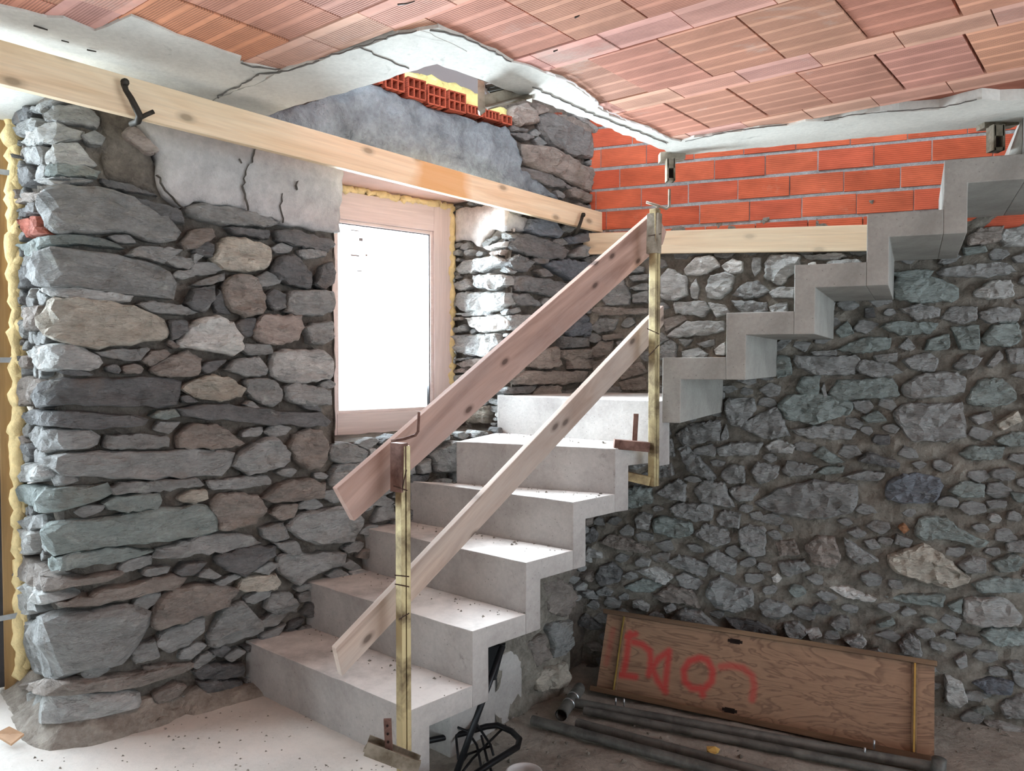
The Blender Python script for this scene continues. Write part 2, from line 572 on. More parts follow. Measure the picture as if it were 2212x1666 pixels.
def grid_wall(name, surf, s0, s1, h0, h1, step, mat, amp, base, hole=None, seed=0.0, freq=9.0, cuts=()):
    """a lumpy mortar face over a wall surface, with an optional opening (s0,s1,h0,h1) cut to its edges"""
    ss = list(np.arange(s0, s1 + 1e-6, (s1 - s0) / max(1, round((s1 - s0) / step))))
    hh = list(np.arange(h0, h1 + 1e-6, (h1 - h0) / max(1, round((h1 - h0) / step))))
    for hl in hole or ():
        def snap(arr, x):
            i = min(range(len(arr)), key=lambda k: abs(arr[k] - x))
            arr[i] = x
        snap(ss, hl[0]); snap(ss, hl[1]); snap(hh, hl[2]); snap(hh, hl[3])
    m = MB()
    nh = len(hh)
    for s in ss:
        for h in hh:
            d = base + amp * fbm(s * freq + seed, h * freq, seed * 2.3)
            m.v.append(surf.world(s, h, d))
    for i in range(len(ss) - 1):
        for j in range(nh - 1):
            sc, hc = (ss[i] + ss[i + 1]) / 2, (hh[j] + hh[j + 1]) / 2
            if any(hl[0] < sc < hl[1] and hl[2] < hc < hl[3] for hl in hole or ()):
                continue
            m.f.append((i * nh + j, (i + 1) * nh + j, (i + 1) * nh + j + 1, i * nh + j + 1))
    return m

hole = [(ws_r, ws_l, wh_b, soff_h), (0.72, 1.75, 2.93, 4.3)]   # the window and the one above it upstairs
mL = grid_wall('wall_left', WL, -0.25, WL.s0[-1] + 0.1, DIRT - 0.05, top_h, 0.035, None, 0.03, -0.03, hole=hole, seed=1.7)
# outer leaf of the same wall, so that the wall has its thickness
def quad(m, a, b, c, d):
    m.add([a, b, c, d], [(0, 1, 2, 3)])
# reveals of the window opening: sill, lintel soffit level and the hidden left jamb
D2 = FR_DEP - 0.12
def strip_face(m, s0, h0, s1, h1, n=14):
    k = 8
    base = len(m.v)
    for i in range(n + 1):
        for j in range(k + 1):
            s = s0 + (s1 - s0) * i / n
            h = h0 + (h1 - h0) * i / n
            dep = -0.02 + (D2 + 0.02) * j / k
            o = 0.014 * fbm(s * 9, h * 9, dep * 9)
            dh = o if s0 != s1 else 0
            ds = o if s0 == s1 else 0
            m.v.append(WL.world(s + ds, h + dh, dep))
    for i in range(n):
        for j in range(k):
            a = base + i * (k + 1) + j
            m.f.append((a, a + 1, a + k + 2, a + k + 1))
strip_face(mL, ws_r - 0.02, wh_b - 0.01, ws_l + 0.02, wh_b - 0.01)
strip_face(mL, ws_l + 0.01, wh_b, ws_l + 0.01, soff_h)
wall_left = struct(mL.build('wall_left', M['mortar_l'], origin=(0, 0, 0)))

mR = grid_wall('wall_right', WR, -0.25, 4.6, DIRT - 0.05, 2.22, 0.03, None, 0.030, -0.008, seed=5.1)
wall_right = struct(mR.build('wall_right', M['mortar_r'], origin=(0, 0, 0)))

# ------------------------------------------------------------------ clipping helper
def clip(poly, a, b):
    """keep the part of a convex 2D polygon on the left of the line a->b"""
    out = []
    a, b = np.array(a), np.array(b)
    sd = lambda p: (b[0] - a[0]) * (p[1] - a[1]) - (b[1] - a[1]) * (p[0] - a[0])
    for i in range(len(poly)):
        p, q = np.array(poly[i]), np.array(poly[(i + 1) % len(poly)])
        sp, sq = sd(p), sd(q)
        if sp >= 0:
            out.append(tuple(p))
        if (sp > 0 > sq) or (sp < 0 < sq):
            t = sp / (sp - sq)
            out.append(tuple(p + (q - p) * t))
    return out

# ------------------------------------------------------------------ ceiling: slab with an L opening, clay tiles, cast concrete bands
PA = np.array([-0.785, 0.62]); QA = np.array([0.636, 0.772])
PQM = np.array([PA, QA]).T
def pq_xy(p, q):
    return PA * p + QA * q
def xy_pq(x, y):
    return np.linalg.solve(PQM, np.array([x, y]))
def cxy(u, v, z=CEIL):
    return on_z(u, v, z)[:2]
OP_A, OP_B, OP_C, OP_D = cxy(600, 240), cxy(940, 140), cxy(1456, 332), cxy(2200, 268)
eAB = (OP_B - OP_A) / np.linalg.norm(OP_B - OP_A)
OP_A2 = OP_A - eAB * 0.9
eCD = (OP_D - OP_C) / np.linalg.norm(OP_D - OP_C)
OP_D2 = OP_C + eCD * 5.5
SLAB_T = 0.27
m = MB()
# slab body in three convex pieces (left of A-B, right of B-C, near side of C-D), 4 mm above the tiles
zt = CEIL + 0.035
far = [(-4.6, -3.4), (5.6, -3.4)]
def slab_piece(poly):
    m.prism([(x, y, zt) for x, y in poly], (0, 0, SLAB_T))
Bx = OP_B
dBC = (OP_C - OP_B) / np.linalg.norm(OP_C - OP_B)
slab_piece([tuple(Bx - dBC * 6), tuple(Bx), tuple(OP_A2), (-4.6, 1.2)])
slab_piece([tuple(Bx - dBC * 6), (-4.6, -3.4), (5.6, -3.4), tuple(OP_D2), tuple(OP_C), tuple(Bx)])
ceiling = struct(m.build('ceiling', M['clay_plain'], origin=(0, 0, zt)))

tile_cols = [lin(c) for c in ((216, 158, 136), (209, 151, 130), (219, 162, 139), (206, 150, 130), (213, 154, 131), (212, 157, 138))]
orange_tile = lin((230, 160, 124))
ROWS = [(-2.95, 0), (-2.395, 0), (-1.84, 0), (-1.285, 0), (-0.73, 0), (-0.175, 0), (0.38, 0), (0.93, 0), (1.485, 0), (2.035, 0), (2.585, 0), (3.15, 0)]   # q of each strip's near edge
SW = 0.145
ang_tile = math.atan2(PA[1], PA[0])
def tile_piece(name, p0, p1, q0, q1, mat, col, thick, lift):
    poly = [tuple(pq_xy(p, q)) for p, q in ((p0, q0), (p1, q0), (p1, q1), (p0, q1))]
    if q1 > 1.86 and p0 < 1.9:      # near the opening: trim at the concrete bands
        nb = np.array([dBC[1], -dBC[0]])
        a = OP_B + nb * 0.10
        poly = clip(poly, a + dBC, a) if True else poly
        if len(poly) < 3:
            return None
        nc = np.array([eCD[1], -eCD[0]])
        a = OP_C + nc * 0.05
        poly = clip(poly, a + eCD, a)
        if len(poly) < 3:
            return None
    elif q1 > 1.80:
        poly = clip(poly, tuple(OP_B - eAB * 0 + np.array([eAB[1], -eAB[0]]) * 0), tuple(OP_A))
        if len(poly) < 3:
            return None
    c = pq_xy((p0 + p1) / 2, (q0 + q1) / 2)
    mb = MB().prism([(x, y, CEIL + lift) for x, y in poly], (0, 0, thick))
    o = mb.build(name, mat, ceiling, origin=(c[0], c[1], CEIL + lift), angle=ang_tile)
    o.color = (*col, 1)
    return o
rt = random.Random(3)
for ri in range(5, len(ROWS)):
    qs = ROWS[ri][0]
    if ri < len(ROWS):
        # strip of narrow tiles
        off = {8: 0.0, 9: 0.06, 10: 0.11, 11: 0.07}.get(ri, 0.03)
        for k in range(-8, 12):
            p0 = off + k * 0.2525
            if p0 > 2.45 - 0.05 * (ri > 8):
                continue
            x, y = pq_xy(p0 + 0.12, qs + 0.07)
            if y < -0.6 or x > 4.2 or y > 4.6:
                continue
            if qs > 1.95 and p0 + 0.1 > 1.85:
                continue
            col = [a * rt.uniform(0.93, 1.08) for a in lin((222, 170, 152))]
            tile_piece('clay_strip', p0 + 0.002, p0 + 0.2505, qs + 0.002, qs + SW - 0.002, M['strip'], col, 0.04, rt.uniform(0.001, 0.004))
    if ri + 1 < len(ROWS):
        q0, q1 = qs + SW, ROWS[ri + 1][0]
        off = {8: -0.126, 9: 0.180, 10: 0.200, 7: 0.06, 6: 0.1}.get(ri, 0.02)
        for k in range(-8, 12):
            p0 = off + k * 0.2535
            x, y = pq_xy(p0 + 0.12, (q0 + q1) / 2)
            if y < -0.6 or x > 4.2 or y > 4.6 or p0 > 2.45:
                continue
            if q0 > 1.55 and p0 + 0.12 > 1.80:
                continue
            col = [a * rt.uniform(0.93, 1.06) for a in rt.choice(tile_cols)]
            if p0 > 2.05 and x < -0.8 and ri == 7:
                col = orange_tile
            tile_piece('clay_tile', p0 + rt.uniform(0.002, 0.006), p0 + 0.2535 - rt.uniform(0.001, 0.006), q0 + 0.002, q1 - 0.002, M['tile'], col, 0.04, rt.uniform(0.0, 0.006))

def soffit_band(pix, z=CEIL - 0.004, thick=0.06, ragged=0.006, name='concrete_band', mat='soffit'):
    """cast concrete between the tiles and the opening, outlined on the ceiling plane with a ragged edge"""
    pts = [cxy(u, v, z) for u, v in pix]
    out = []
    rr = random.Random(11)
    for i in range(len(pts)):
        a, b = pts[i], pts[(i + 1) % len(pts)]
        n = max(1, int(np.linalg.norm(b - a) / 0.035))
        for k in range(n):
            q = a + (b - a) * k / n
            w = ragged if k else ragged * 0.4
            out.append((q[0] + rr.uniform(-w, w), q[1] + rr.uniform(-w, w), z))
    return MB().prism(out, (0, 0, thick)).build(name, M[mat], ceiling)
# left strip beside the wall, band A-B, band B-C, band C-D
soffit_band([(-260, -55), (0, 14), (50, 24), (100, 38), (140, 40), (175, 56), (207, 68), (235, 58), (255, 46), (283, 34), (330, 52), (380, 76), (430, 92), (482, 112), (520, 124), (515, 136), (560, 142), (600, 152), (560, 180), (470, 210), (430, 250), (380, 330), (0, 260), (-300, 170)], ragged=0.008)
soffit_band([(560, 180), (610, 152), (700, 128), (780, 104), (860, 74), (905, 66), (930, 72), (940, 80), (1010, 112), (942, 139), (900, 151), (840, 171), (760, 195), (680, 217), (600, 241), (470, 292), (380, 330), (430, 250), (470, 212)], z=CEIL - 0.006, ragged=0.006)
soffit_band([(905, 66), (945, 60), (1000, 80), (1050, 104), (1105, 134), (1160, 150), (1215, 170), (1245, 190), (1280, 215), (1300, 240), (1330, 255), (1375, 268), (1420, 285), (1450, 302), (1470, 310), (1500, 318), (1456, 334), (1300, 270), (1240, 247), (1150, 213), (1060, 180), (1000, 158), (942, 138), (880, 140)], z=CEIL - 0.005, ragged=0.009)
soffit_band([(1450, 302), (1470, 306), (1500, 297), (1560, 290), (1640, 276), (1700, 272), (1740, 262), (1790, 262), (1850, 250), (1900, 240), (1960, 242), (2030, 237), (2080, 224), (2120, 214), (2160, 218), (2212, 216), (2400, 190), (2700, 150), (2700, 228), (2400, 252), (2200, 268), (2000, 286), (1800, 304), (1600, 323), (1500, 333), (1450, 336)], z=CEIL - 0.007, ragged=0.006)

# cracks and broken edges in the cast concrete
def crack(pix, w, z=CEIL - 0.0095, name='crack', mat='crackdark', seed=1):
    rr = random.Random(seed)
    pts = [cxy(u, v, z) for u, v in pix]
    L, R = [], []
    for i in range(len(pts) - 1):
        a, b = pts[i], pts[i + 1]
        d = b - a; ln = np.linalg.norm(d); n = np.array([-d[1], d[0]]) / max(ln, 1e-6)
        k = max(1, int(ln / 0.018))
        for j in range(k):
            q = a + d * j / k + n * rr.uniform(-0.006, 0.006)
            h = 0.6 * w * rr.uniform(0.1, 1.0)
            L.append((*(q + n * h), z)); R.append((*(q - n * h), z))
    q = pts[-1]
    L.append((*q, z))
    return MB().prism(L + R[::-1], (0, 0, 0.004)).build(name, M[mat], ceiling)
crack([(468, 212), (492, 196), (520, 186), (548, 170), (560, 160), (600, 158), (640, 148), (690, 132)], 0.006, seed=2)
crack([(520, 138), (545, 146), (580, 150), (606, 150)], 0.008, seed=3)
crack([(775, 104), (800, 114), (835, 130), (884, 150)], 0.0028, seed=4)
crack([(690, 128), (760, 108), (850, 78), (900, 68)], 0.004, seed=5)
crack([(930, 66), (1000, 82), (1050, 105), (1105, 135)], 0.006, seed=6)
crack([(1310, 240), (1342, 256), (1400, 278), (1444, 300)], 0.005, mat='brick', name='broken_tile_edge', seed=7)
crack([(1180, 158), (1235, 180), (1280, 212), (1302, 238)], 0.006, mat='brick', name='broken_tile_edge', seed=8)
crack([(1150, 190), (1200, 212), (1260, 240), (1330, 268), (1400, 294), (1440, 312)], 0.0025, seed=9)
crack([(1480, 306), (1580, 284), (1700, 270)], 0.004, seed=10)
crack([(1780, 262), (1850, 248), (1950, 240), (2040, 232), (2110, 216)], 0.003, seed=11)
for i, (u, v, du, dv) in enumerate(((75, 56, 28, 10), (188, 110, 20, 3), (135, 88, 14, 5), (1240, 38, 12, -3), (1195, 112, 10, -3), (860, 12, 36, -8))):
    crack([(u, v), (u + du, v + dv)], 0.004, mat='iron', name='scar', z=CEIL - 0.0105, seed=20 + i)

# ------------------------------------------------------------------ floors
R1 = on_z(888, 1535, 0.2)[:2]
m = MB()
WB = C0 + EL * 2.9
edge = R1 + np.array([-0.02, -0.02])
slab = [(-4.6, -3.4), (5.6, -3.4), (5.6, edge[1] - 0.4), tuple(edge), tuple(on_z(640, 1470, 0)[:2]), tuple(C0 + EL * 1.9 - NL * 0.5), (-3.2, 3.2), (-4.6, 1.2)]
m.prism([(x, y, 0) for x, y in slab], (0, 0, -0.14))
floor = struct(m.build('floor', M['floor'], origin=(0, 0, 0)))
m = MB()
gx = np.linspace(-0.9, 4.8, 96); gy = np.linspace(1.6, 5.0, 60)
for x in gx:
    for y in gy:
        m.v.append(Vector((x, y, DIRT + 0.018 * fbm(x * 3, y * 3, 0.3) + 0.006 * fbm(x * 14, y * 14, 2))))
for i in range(len(gx) - 1):
    for j in range(len(gy) - 1):
        a = i * len(gy) + j
        m.f.append((a, a + len(gy), a + len(gy) + 1, a + 1))
floor2 = struct(m.build('floor', M['dirt'], origin=(0, 0, DIRT), smooth=True))
# the screed's side towards the dug-out part
# ------------------------------------------------------------------ rest of the room, out of the frame, and the storey above
def wallbox(name, a, b, h0, h1, th=0.25, mat='plain_wall', openings=()):
    """plain wall from plan point a to b; openings = (s0,s1,z0,z1)"""
    a, b = np.array(a, float), np.array(b, float)
    L = np.linalg.norm(b - a); e = (b - a) / L; n = np.array([-e[1], e[0]])
    m = MB()
    def blk(s0, s1, z0, z1):
        if s1 - s0 < 1e-3 or z1 - z0 < 1e-3:
            return
        q = [a + e * s0, a + e * s1, a + e * s1 + n * th, a + e * s0 + n * th]
        m.prism([(x, y, z0) for x, y in q], (0, 0, z1 - z0))
    s = 0
    for (s0, s1, z0, z1) in sorted(openings):
        blk(s, s0, h0, h1); blk(s0, s1, h0, z0); blk(s0, s1, z1, h1)
        s = s1
    blk(s, L, h0, h1)
    return struct(m.build(name, M[mat]))
DG = F0 + EL * 1.15
wallbox('wall_door', DG, (-4.4, -0.9), -0.3, 5.0)
wallbox('wall_back', (-4.4, -0.9), (-4.4, -3.2), -0.3, 2.6)
wallbox('wall_rear', (-4.4, -3.2), (5.2, -3.2), -0.3, 2.6, openings=[(1.2, 2.4, 0.0, 2.1), (5.6, 7.0, 0.0, 2.1)])
wallbox('wall_side', (5.2, -3.2), tuple(C0 + ER * 4.6), -0.5, 2.6, openings=[(1.6, 5.4, 0.0, 2.25)])  # wide opening added to go with the side fill lamp
m = MB()
m.prism([(-5, -3.4, 5.0), (6, -3.4, 5.0), (6, 6, 5.0), (-5, 6, 5.0)], (0, 0, 0.2))
struct(m.build('ceiling', M['plain_wall']))

# ------------------------------------------------------------------ rubble stones
PALETTE = {'G': (146, 147, 144), 'D': (112, 112, 112), 'L': (176, 176, 171), 'T': (188, 174, 150), 'B': (150, 133, 120), 'P': (176, 152, 138),
           'E': (132, 148, 142), 'W': (212, 207, 198), 'S': (108, 118, 132), 'R': (150, 84, 68), 'O': (190, 140, 106), 'K': (116, 113, 110)}
PALETTE = {k: tuple(0.5 * (c - sum(v) / 3) + sum(v) / 3 for c in v) if k not in 'RO' else v for k, v in PALETTE.items()}
PALETTE = {k: tuple(min(236, c * 1.05) for c in v) for k, v in PALETTE.items()}
VIEWS = {'1': (0, 0, .33606), '2': (0, 500, .33606), '3': (0, 1000, .4), '4': (560, 100, .33606), 'm': (640, 640, .3797), 'd': (680, 380, .36),
         '5': (1240, 250, .4394), '6': (1240, 880, .4394), '7': (1140, 1230, .4846), '8': (500, 1000, .4)}
LEFT = """2E150,95 250,60 400,30 640,45 780,105 520,85 400,95 240,170
2G215,270 240,190 380,110 480,120 900,190 1060,250 1100,330 1095,440 900,415 560,375 280,350
2L280,370 600,370 850,420 820,445 600,445 330,410
2T295,600 345,440 440,430 640,450 850,480 1040,570 1075,640 1060,690 900,710 760,740 560,750 440,720 350,660
2G870,470 960,450 1150,475 1270,520 1190,545 1050,530 940,510
2L200,760 480,730 610,800 650,850 620,885 300,890 240,820
2G600,780 680,760 950,750 890,830 820,835 680,810
2B900,830 960,770 1060,760 1100,790 1010,840 960,870
2B950,900 1000,850 1190,765 1290,820 1280,900 1240,935 1060,935
2D1280,880 1320,840 1450,820 1380,890 1320,915
2W1130,740 1200,620 1280,560 1380,540 1480,590 1540,680 1545,760 1480,800 1330,770 1200,750
2P1610,640 1680,540 1930,540 1945,620 1900,700 1780,725 1660,715
2G1950,620 2000,590 2135,580 2135,690 2070,730 1980,720
2G1560,720 1740,725 1740,790 1600,800 1555,770
2L1730,880 1760,770 1850,760 2080,770 2145,850 2130,940 1990,970 1850,970 1740,930
2G1440,890 1510,820 1660,805 1720,890 1700,930 1560,930
2T1150,1010 1260,950 1370,920 1450,940 1570,1010 1540,1060 1400,1095 1230,1060
2D1140,1060 1200,1050 1270,1095 1180,1105
2G1560,960 1660,940 1770,960 1810,1030 1800,1090 1730,1130 1640,1090 1580,1030
2G1820,1000 1900,970 2110,1020 2120,1110 2000,1120 1880,1110 1830,1060
2D275,1060 300,970 410,945 800,940 1160,955 1140,1050 1115,1130 850,1120 560,1115 300,1125
2B130,960 180,930 270,960 270,1040 220,1110 140,1115
2D1140,1130 1450,1110 1800,1150 2040,1160 2110,1220 2070,1255 1750,1240 1400,1210 1180,1190
2D130,1170 280,1140 600,1160 940,1200 900,1240 640,1265 400,1240 200,1235
2G215,1290 260,1250 560,1265 640,1310 610,1380 480,1400 330,1410 250,1380
2G660,1360 690,1310 900,1300 1080,1320 1080,1385 860,1395 680,1395
2E960,1190 1010,1150 1120,1140 1150,1190 1040,1210
2B1130,1390 1150,1290 1230,1240 1400,1245 1500,1310 1560,1370 1460,1390 1260,1395
2G320,1440 460,1415 900,1410 1300,1400 1490,1420 1470,1500 1400,1570 1240,1580 900,1590 560,1570 420,1570
2G1480,1500 1540,1420 1680,1340 1760,1320 1850,1420 1840,1480 1740,1530 1600,1560
2B1850,1380 1880,1310 1980,1270 2050,1280 2100,1370 2090,1460 2040,1520 1960,1530 1900,1480
2L90,1520 160,1490 320,1500 360,1560 300,1600 130,1600
2T1350,190 1390,80 1450,30 1560,40 1740,110 1720,200 1690,250 1560,260 1430,240
2D1730,260 1780,170 1880,150 1960,220 2005,300 1990,370 1900,350 1790,310
2G1900,120 2090,115 2090,160 1960,180 1910,160
1D1755,1490 1900,1480 2100,1540 2150,1570 2100,1620 1930,1590 1780,1550
2B1420,400 1440,320 1540,270 1640,310 1700,430 1690,520 1560,550 1480,510 1430,460
2G1840,460 1850,380 2130,380 2140,510 2060,540 1900,540 1830,520
2D1700,420 1740,370 1820,410 1830,490 1770,510 1710,470
2D1190,460 1240,370 1370,350 1360,440 1310,520 1240,510
2D1360,460 1400,370 1440,480 1470,530 1380,530
2G1230,350 1310,300 1440,270 1430,320 1340,345
2G800,160 900,90 1020,100 1170,120 1090,180 1050,210 900,170
2D1230,110 1300,60 1370,90 1350,170 1240,150
2D1080,570 1190,570 1200,640 1130,690 1090,700
2D1490,600 1560,560 1640,560 1620,660 1560,690
2D2060,220 2120,190 2150,270 2130,340 2070,370 2020,340
2D145,370 170,280 230,220 240,310 220,360
2G110,590 200,560 200,650 170,690
2B205,500 300,480 290,610 240,640
2D1900,1090 2040,1120 2060,1160 1950,1140
2G1550,1110 1600,1085 1665,1140 1640,1160
2G1300,160 1240,220 1230,150 1300,120
2D670,870 740,850 775,890 760,920 690,905
2B780,870 860,845 920,880 900,915 790,915
2D380,905 500,880 600,925 480,930
2B1090,690 1150,740 1120,760 1060,720
1D150,750 200,690 230,700 210,780 140,810
1G240,720 340,650 450,650 330,690 290,730
1G320,740 360,690 560,690 630,760 620,830 430,800 340,790
1G130,830 220,770 300,780 290,830 180,880 130,880
1L200,930 230,850 420,810 530,840 510,900 360,930 230,950
1G520,880 600,850 670,890 650,940 560,930
1L320,1010 370,940 500,930 560,1000 620,1070 500,1080 330,1060
1E300,1120 360,1070 560,1080 640,1110 610,1150 450,1140 330,1140
1L270,1170 400,1150 590,1165 500,1190 390,1200
1G210,1050 230,960 320,950 300,1060
1D145,1100 170,1060 250,1090 260,1170 190,1200 150,1180
1B150,1310 210,1250 330,1230 330,1290 200,1310
1G290,1360 330,1270 450,1210 700,1220 850,1280 1060,1390 1140,1490 1120,1540 1000,1560 780,1480 640,1500 480,1510 380,1500
1D140,1350 290,1310 290,1370 180,1400
1R160,1420 290,1405 370,1510 200,1530
1D640,1150 800,1180 1010,1260 880,1240 680,1210
1D800,1270 950,1290 1150,1360 1180,1440 1060,1430 900,1350
1G1170,1350 1250,1310 1500,1340 1720,1390 1800,1440 1700,1460 1450,1450 1250,1400
1D1440,1460 1720,1490 1720,1540 1500,1510
1B1150,1560 1220,1480 1350,1470 1370,1530 1250,1600 1180,1610
1P780,860 830,815 880,840 1010,980 950,1000 800,900
3L80,70 130,20 260,10 310,60 260,90 130,95
3E85,130 150,110 560,110 580,170 520,200 300,260 250,260 110,190
3G590,150 620,110 1060,85 1100,120 880,150 620,170
3G1110,100 1430,65 1460,110 1300,135 1130,140
3E550,210 620,180 840,155 870,200 850,245 700,260 580,250
3T950,190 1020,145 1110,140 1120,190 1050,220 970,210
3B1130,250 1160,170 1260,155 1400,180 1430,260 1370,320 1250,360 1180,360 1170,290
3E265,380 300,310 700,270 1090,220 1130,270 1165,370 900,420 560,450 310,495
3E280,510 420,480 640,455 830,470 700,520 500,550 300,575
3L90,380 140,345 240,370 230,460 190,495 100,440
3G110,290 250,270 270,340 190,370 120,330
3B100,520 150,490 270,570 420,620 640,580 640,610 400,660 270,690 130,590
3G820,510 860,460 1050,400 1280,370 1400,430 1230,480 1000,500
3G755,600 790,560 920,555 900,590 800,610
3D940,590 990,540 1110,535 1060,600 980,610
3D1160,500 1330,450 1480,450 1480,490 1310,610 1220,580 1170,540
3G1060,610 1110,560 1190,605 1140,625
3T1280,680 1310,620 1480,600 1510,640 1490,680 1310,695
3B330,740 560,680 900,600 1000,620 960,670 700,720 420,770
3L130,700 200,640 330,680 420,720 210,740 250,790 180,810 140,770
3B800,850 850,740 930,670 1150,650 1280,690 1230,760 1100,810 940,860 860,890
3G830,980 880,910 1000,850 1090,830 1100,900 1010,980 900,1020
3G110,830 300,800 640,770 800,800 770,880 700,1010 660,1090 520,1080 340,1150 140,1110
3G1110,950 1200,790 1310,750 1400,850 1410,900 1250,960 1130,990
3G1400,350 1520,320 1560,400 1470,430 1410,400
3B1450,270 1500,220 1600,220 1580,290 1510,310
3B1410,190 1500,110 1640,80 1750,110 1750,190 1600,200 1480,210
3G1545,340 1620,270 1851,235 1960,300 1900,420 1700,440 1590,400
3G1500,500 1560,490 1851,480 1851,540 1700,600 1600,650 1510,600
3G1420,780 1460,710 1560,695 1610,760 1590,800 1470,815
3L150,1280 180,1220 340,1230 720,1240 730,1300 400,1365 270,1370 170,1330
3B140,1170 320,1150 700,1140 1000,1080 1060,1100 800,1190 560,1220 330,1220
3D1040,1130 1100,1090 1310,1080 1310,1150 1080,1170
3D1130,1020 1200,970 1240,1000 1190,1050
3G700,1000 830,950 860,1040 720,1080
3G1460,430 1600,420 1620,480 1560,500
3D1060,1180 1180,1170 1300,1170 1300,1230 1100,1230
3B770,1100 900,1080 880,1150 780,1170
8G525,120 530,50 680,40 720,100 620,120
8G790,240 870,220 870,300 760,320
mG175,910 190,850 290,830 400,880 380,940 230,950
mG190,1060 220,960 370,940 400,990 330,1060
mG760,900 900,820 915,830 890,1000 780,1000
mG680,960 750,920 750,1000 690,1010
mL400,870 430,860 480,900 420,930
mG460,950 560,900 660,930 660,1010 520,1010
mD630,1010 700,1020 760,1005 740,1050 640,1060
mG1210,110 1380,110 1330,200 1215,190
mB1310,400 1370,310 1480,290 1500,390 1420,415
mD1500,230 1640,240 1650,290 1510,295
mB1500,310 1680,300 1680,350 1590,370 1510,350
mB1550,360 1690,355 1690,410 1560,415
mB1220,480 1290,425 1650,430 1640,480 1500,500 1240,500
mD1170,540 1240,515 1360,505 1320,550 1200,560
mB1340,560 1380,510 1500,510 1490,580 1360,580
mS1520,200 1640,110 1670,130 1660,220 1560,230
mD1220,220 1330,210 1310,290 1230,300
mB1200,420 1290,400 1290,430 1200,480
mD1510,540 1640,520 1640,580 1520,585
4D1610,1260 1650,1210 1800,1230 1980,1320 1940,1370 1800,1370 1650,1330
4S1700,1180 1730,1110 1860,1120 1940,1200 1900,1230 1740,1200
4D1590,1390 1640,1340 1740,1390 1700,1450 1620,1440
4S1840,1390 1950,1370 2110,1400 2080,1470 2000,1510 1860,1420
4D1640,1480 1800,1490 2000,1540 1900,1610 1640,1570
4D1760,1440 1830,1430 1870,1480 1800,1490
4S1960,1230 2090,1200 2100,1260 1980,1270
4D1620,1600 1720,1590 1800,1666 1650,1666
4D1730,1370 1830,1350 1840,1400 1780,1400
4G1985,1340 2060,1280 2110,1300 2090,1360 2000,1360
4B1600,400 1700,370 1760,420 1770,500 1640,520 1580,480
4K1770,470 1850,430 2100,560 2130,610 2120,720 1990,700 1850,640 1800,540
4B1680,640 1820,650 2000,720 2150,800 2120,940 1950,860 1700,760
4K1600,560 1700,560 1760,590 1700,610
4B1900,440 2000,460 2130,530 2110,570 1980,510
4K1660,780 1740,790 1900,850 2000,920 1850,900 1700,840
4B1760,370 1850,410 1840,430 1770,450
4R1880,430 1930,430 1940,480 1890,470
4B1960,900 2050,920 2120,970 2110,1010 2000,970
4K1590,510 1650,530 1720,540 1700,560 1600,550
4G2000,430 2100,480 2212,560 2212,620 2130,560"""
JAMB = """d840,565 900,515 1100,480 1160,520 1050,570 900,590L
d1010,430 1160,395 1150,425 1050,450W
d1060,460 1150,445 1140,475 1070,480P
d965,600 1060,590 1180,600 1190,650 1080,690 980,670L
d840,650 930,620 960,670 870,690L
d840,760 870,700 1180,700 1190,770 1120,810 900,815L
d870,830 1000,805 1080,810 1060,835 900,840L
d930,850 1100,835 1165,860 1160,920 1020,940 950,900W
d840,920 920,890 930,930 850,945G
d835,960 1110,950 1130,1010 1080,1090 900,1070 840,1030L
d865,1130 940,1100 1060,1090 1000,1140 900,1150P
d840,1100 950,1085 950,1100 850,1110G
d840,1165 920,1150 910,1180 850,1185P
d840,850 910,845 910,865 840,870B
d845,1200 910,1190 910,1240 850,1240L
d920,1420 1060,1380 1040,1480 920,1480T
d1000,1280 1090,1230 1110,1290 1040,1330L
d970,530 1050,500 1040,520 980,540P"""
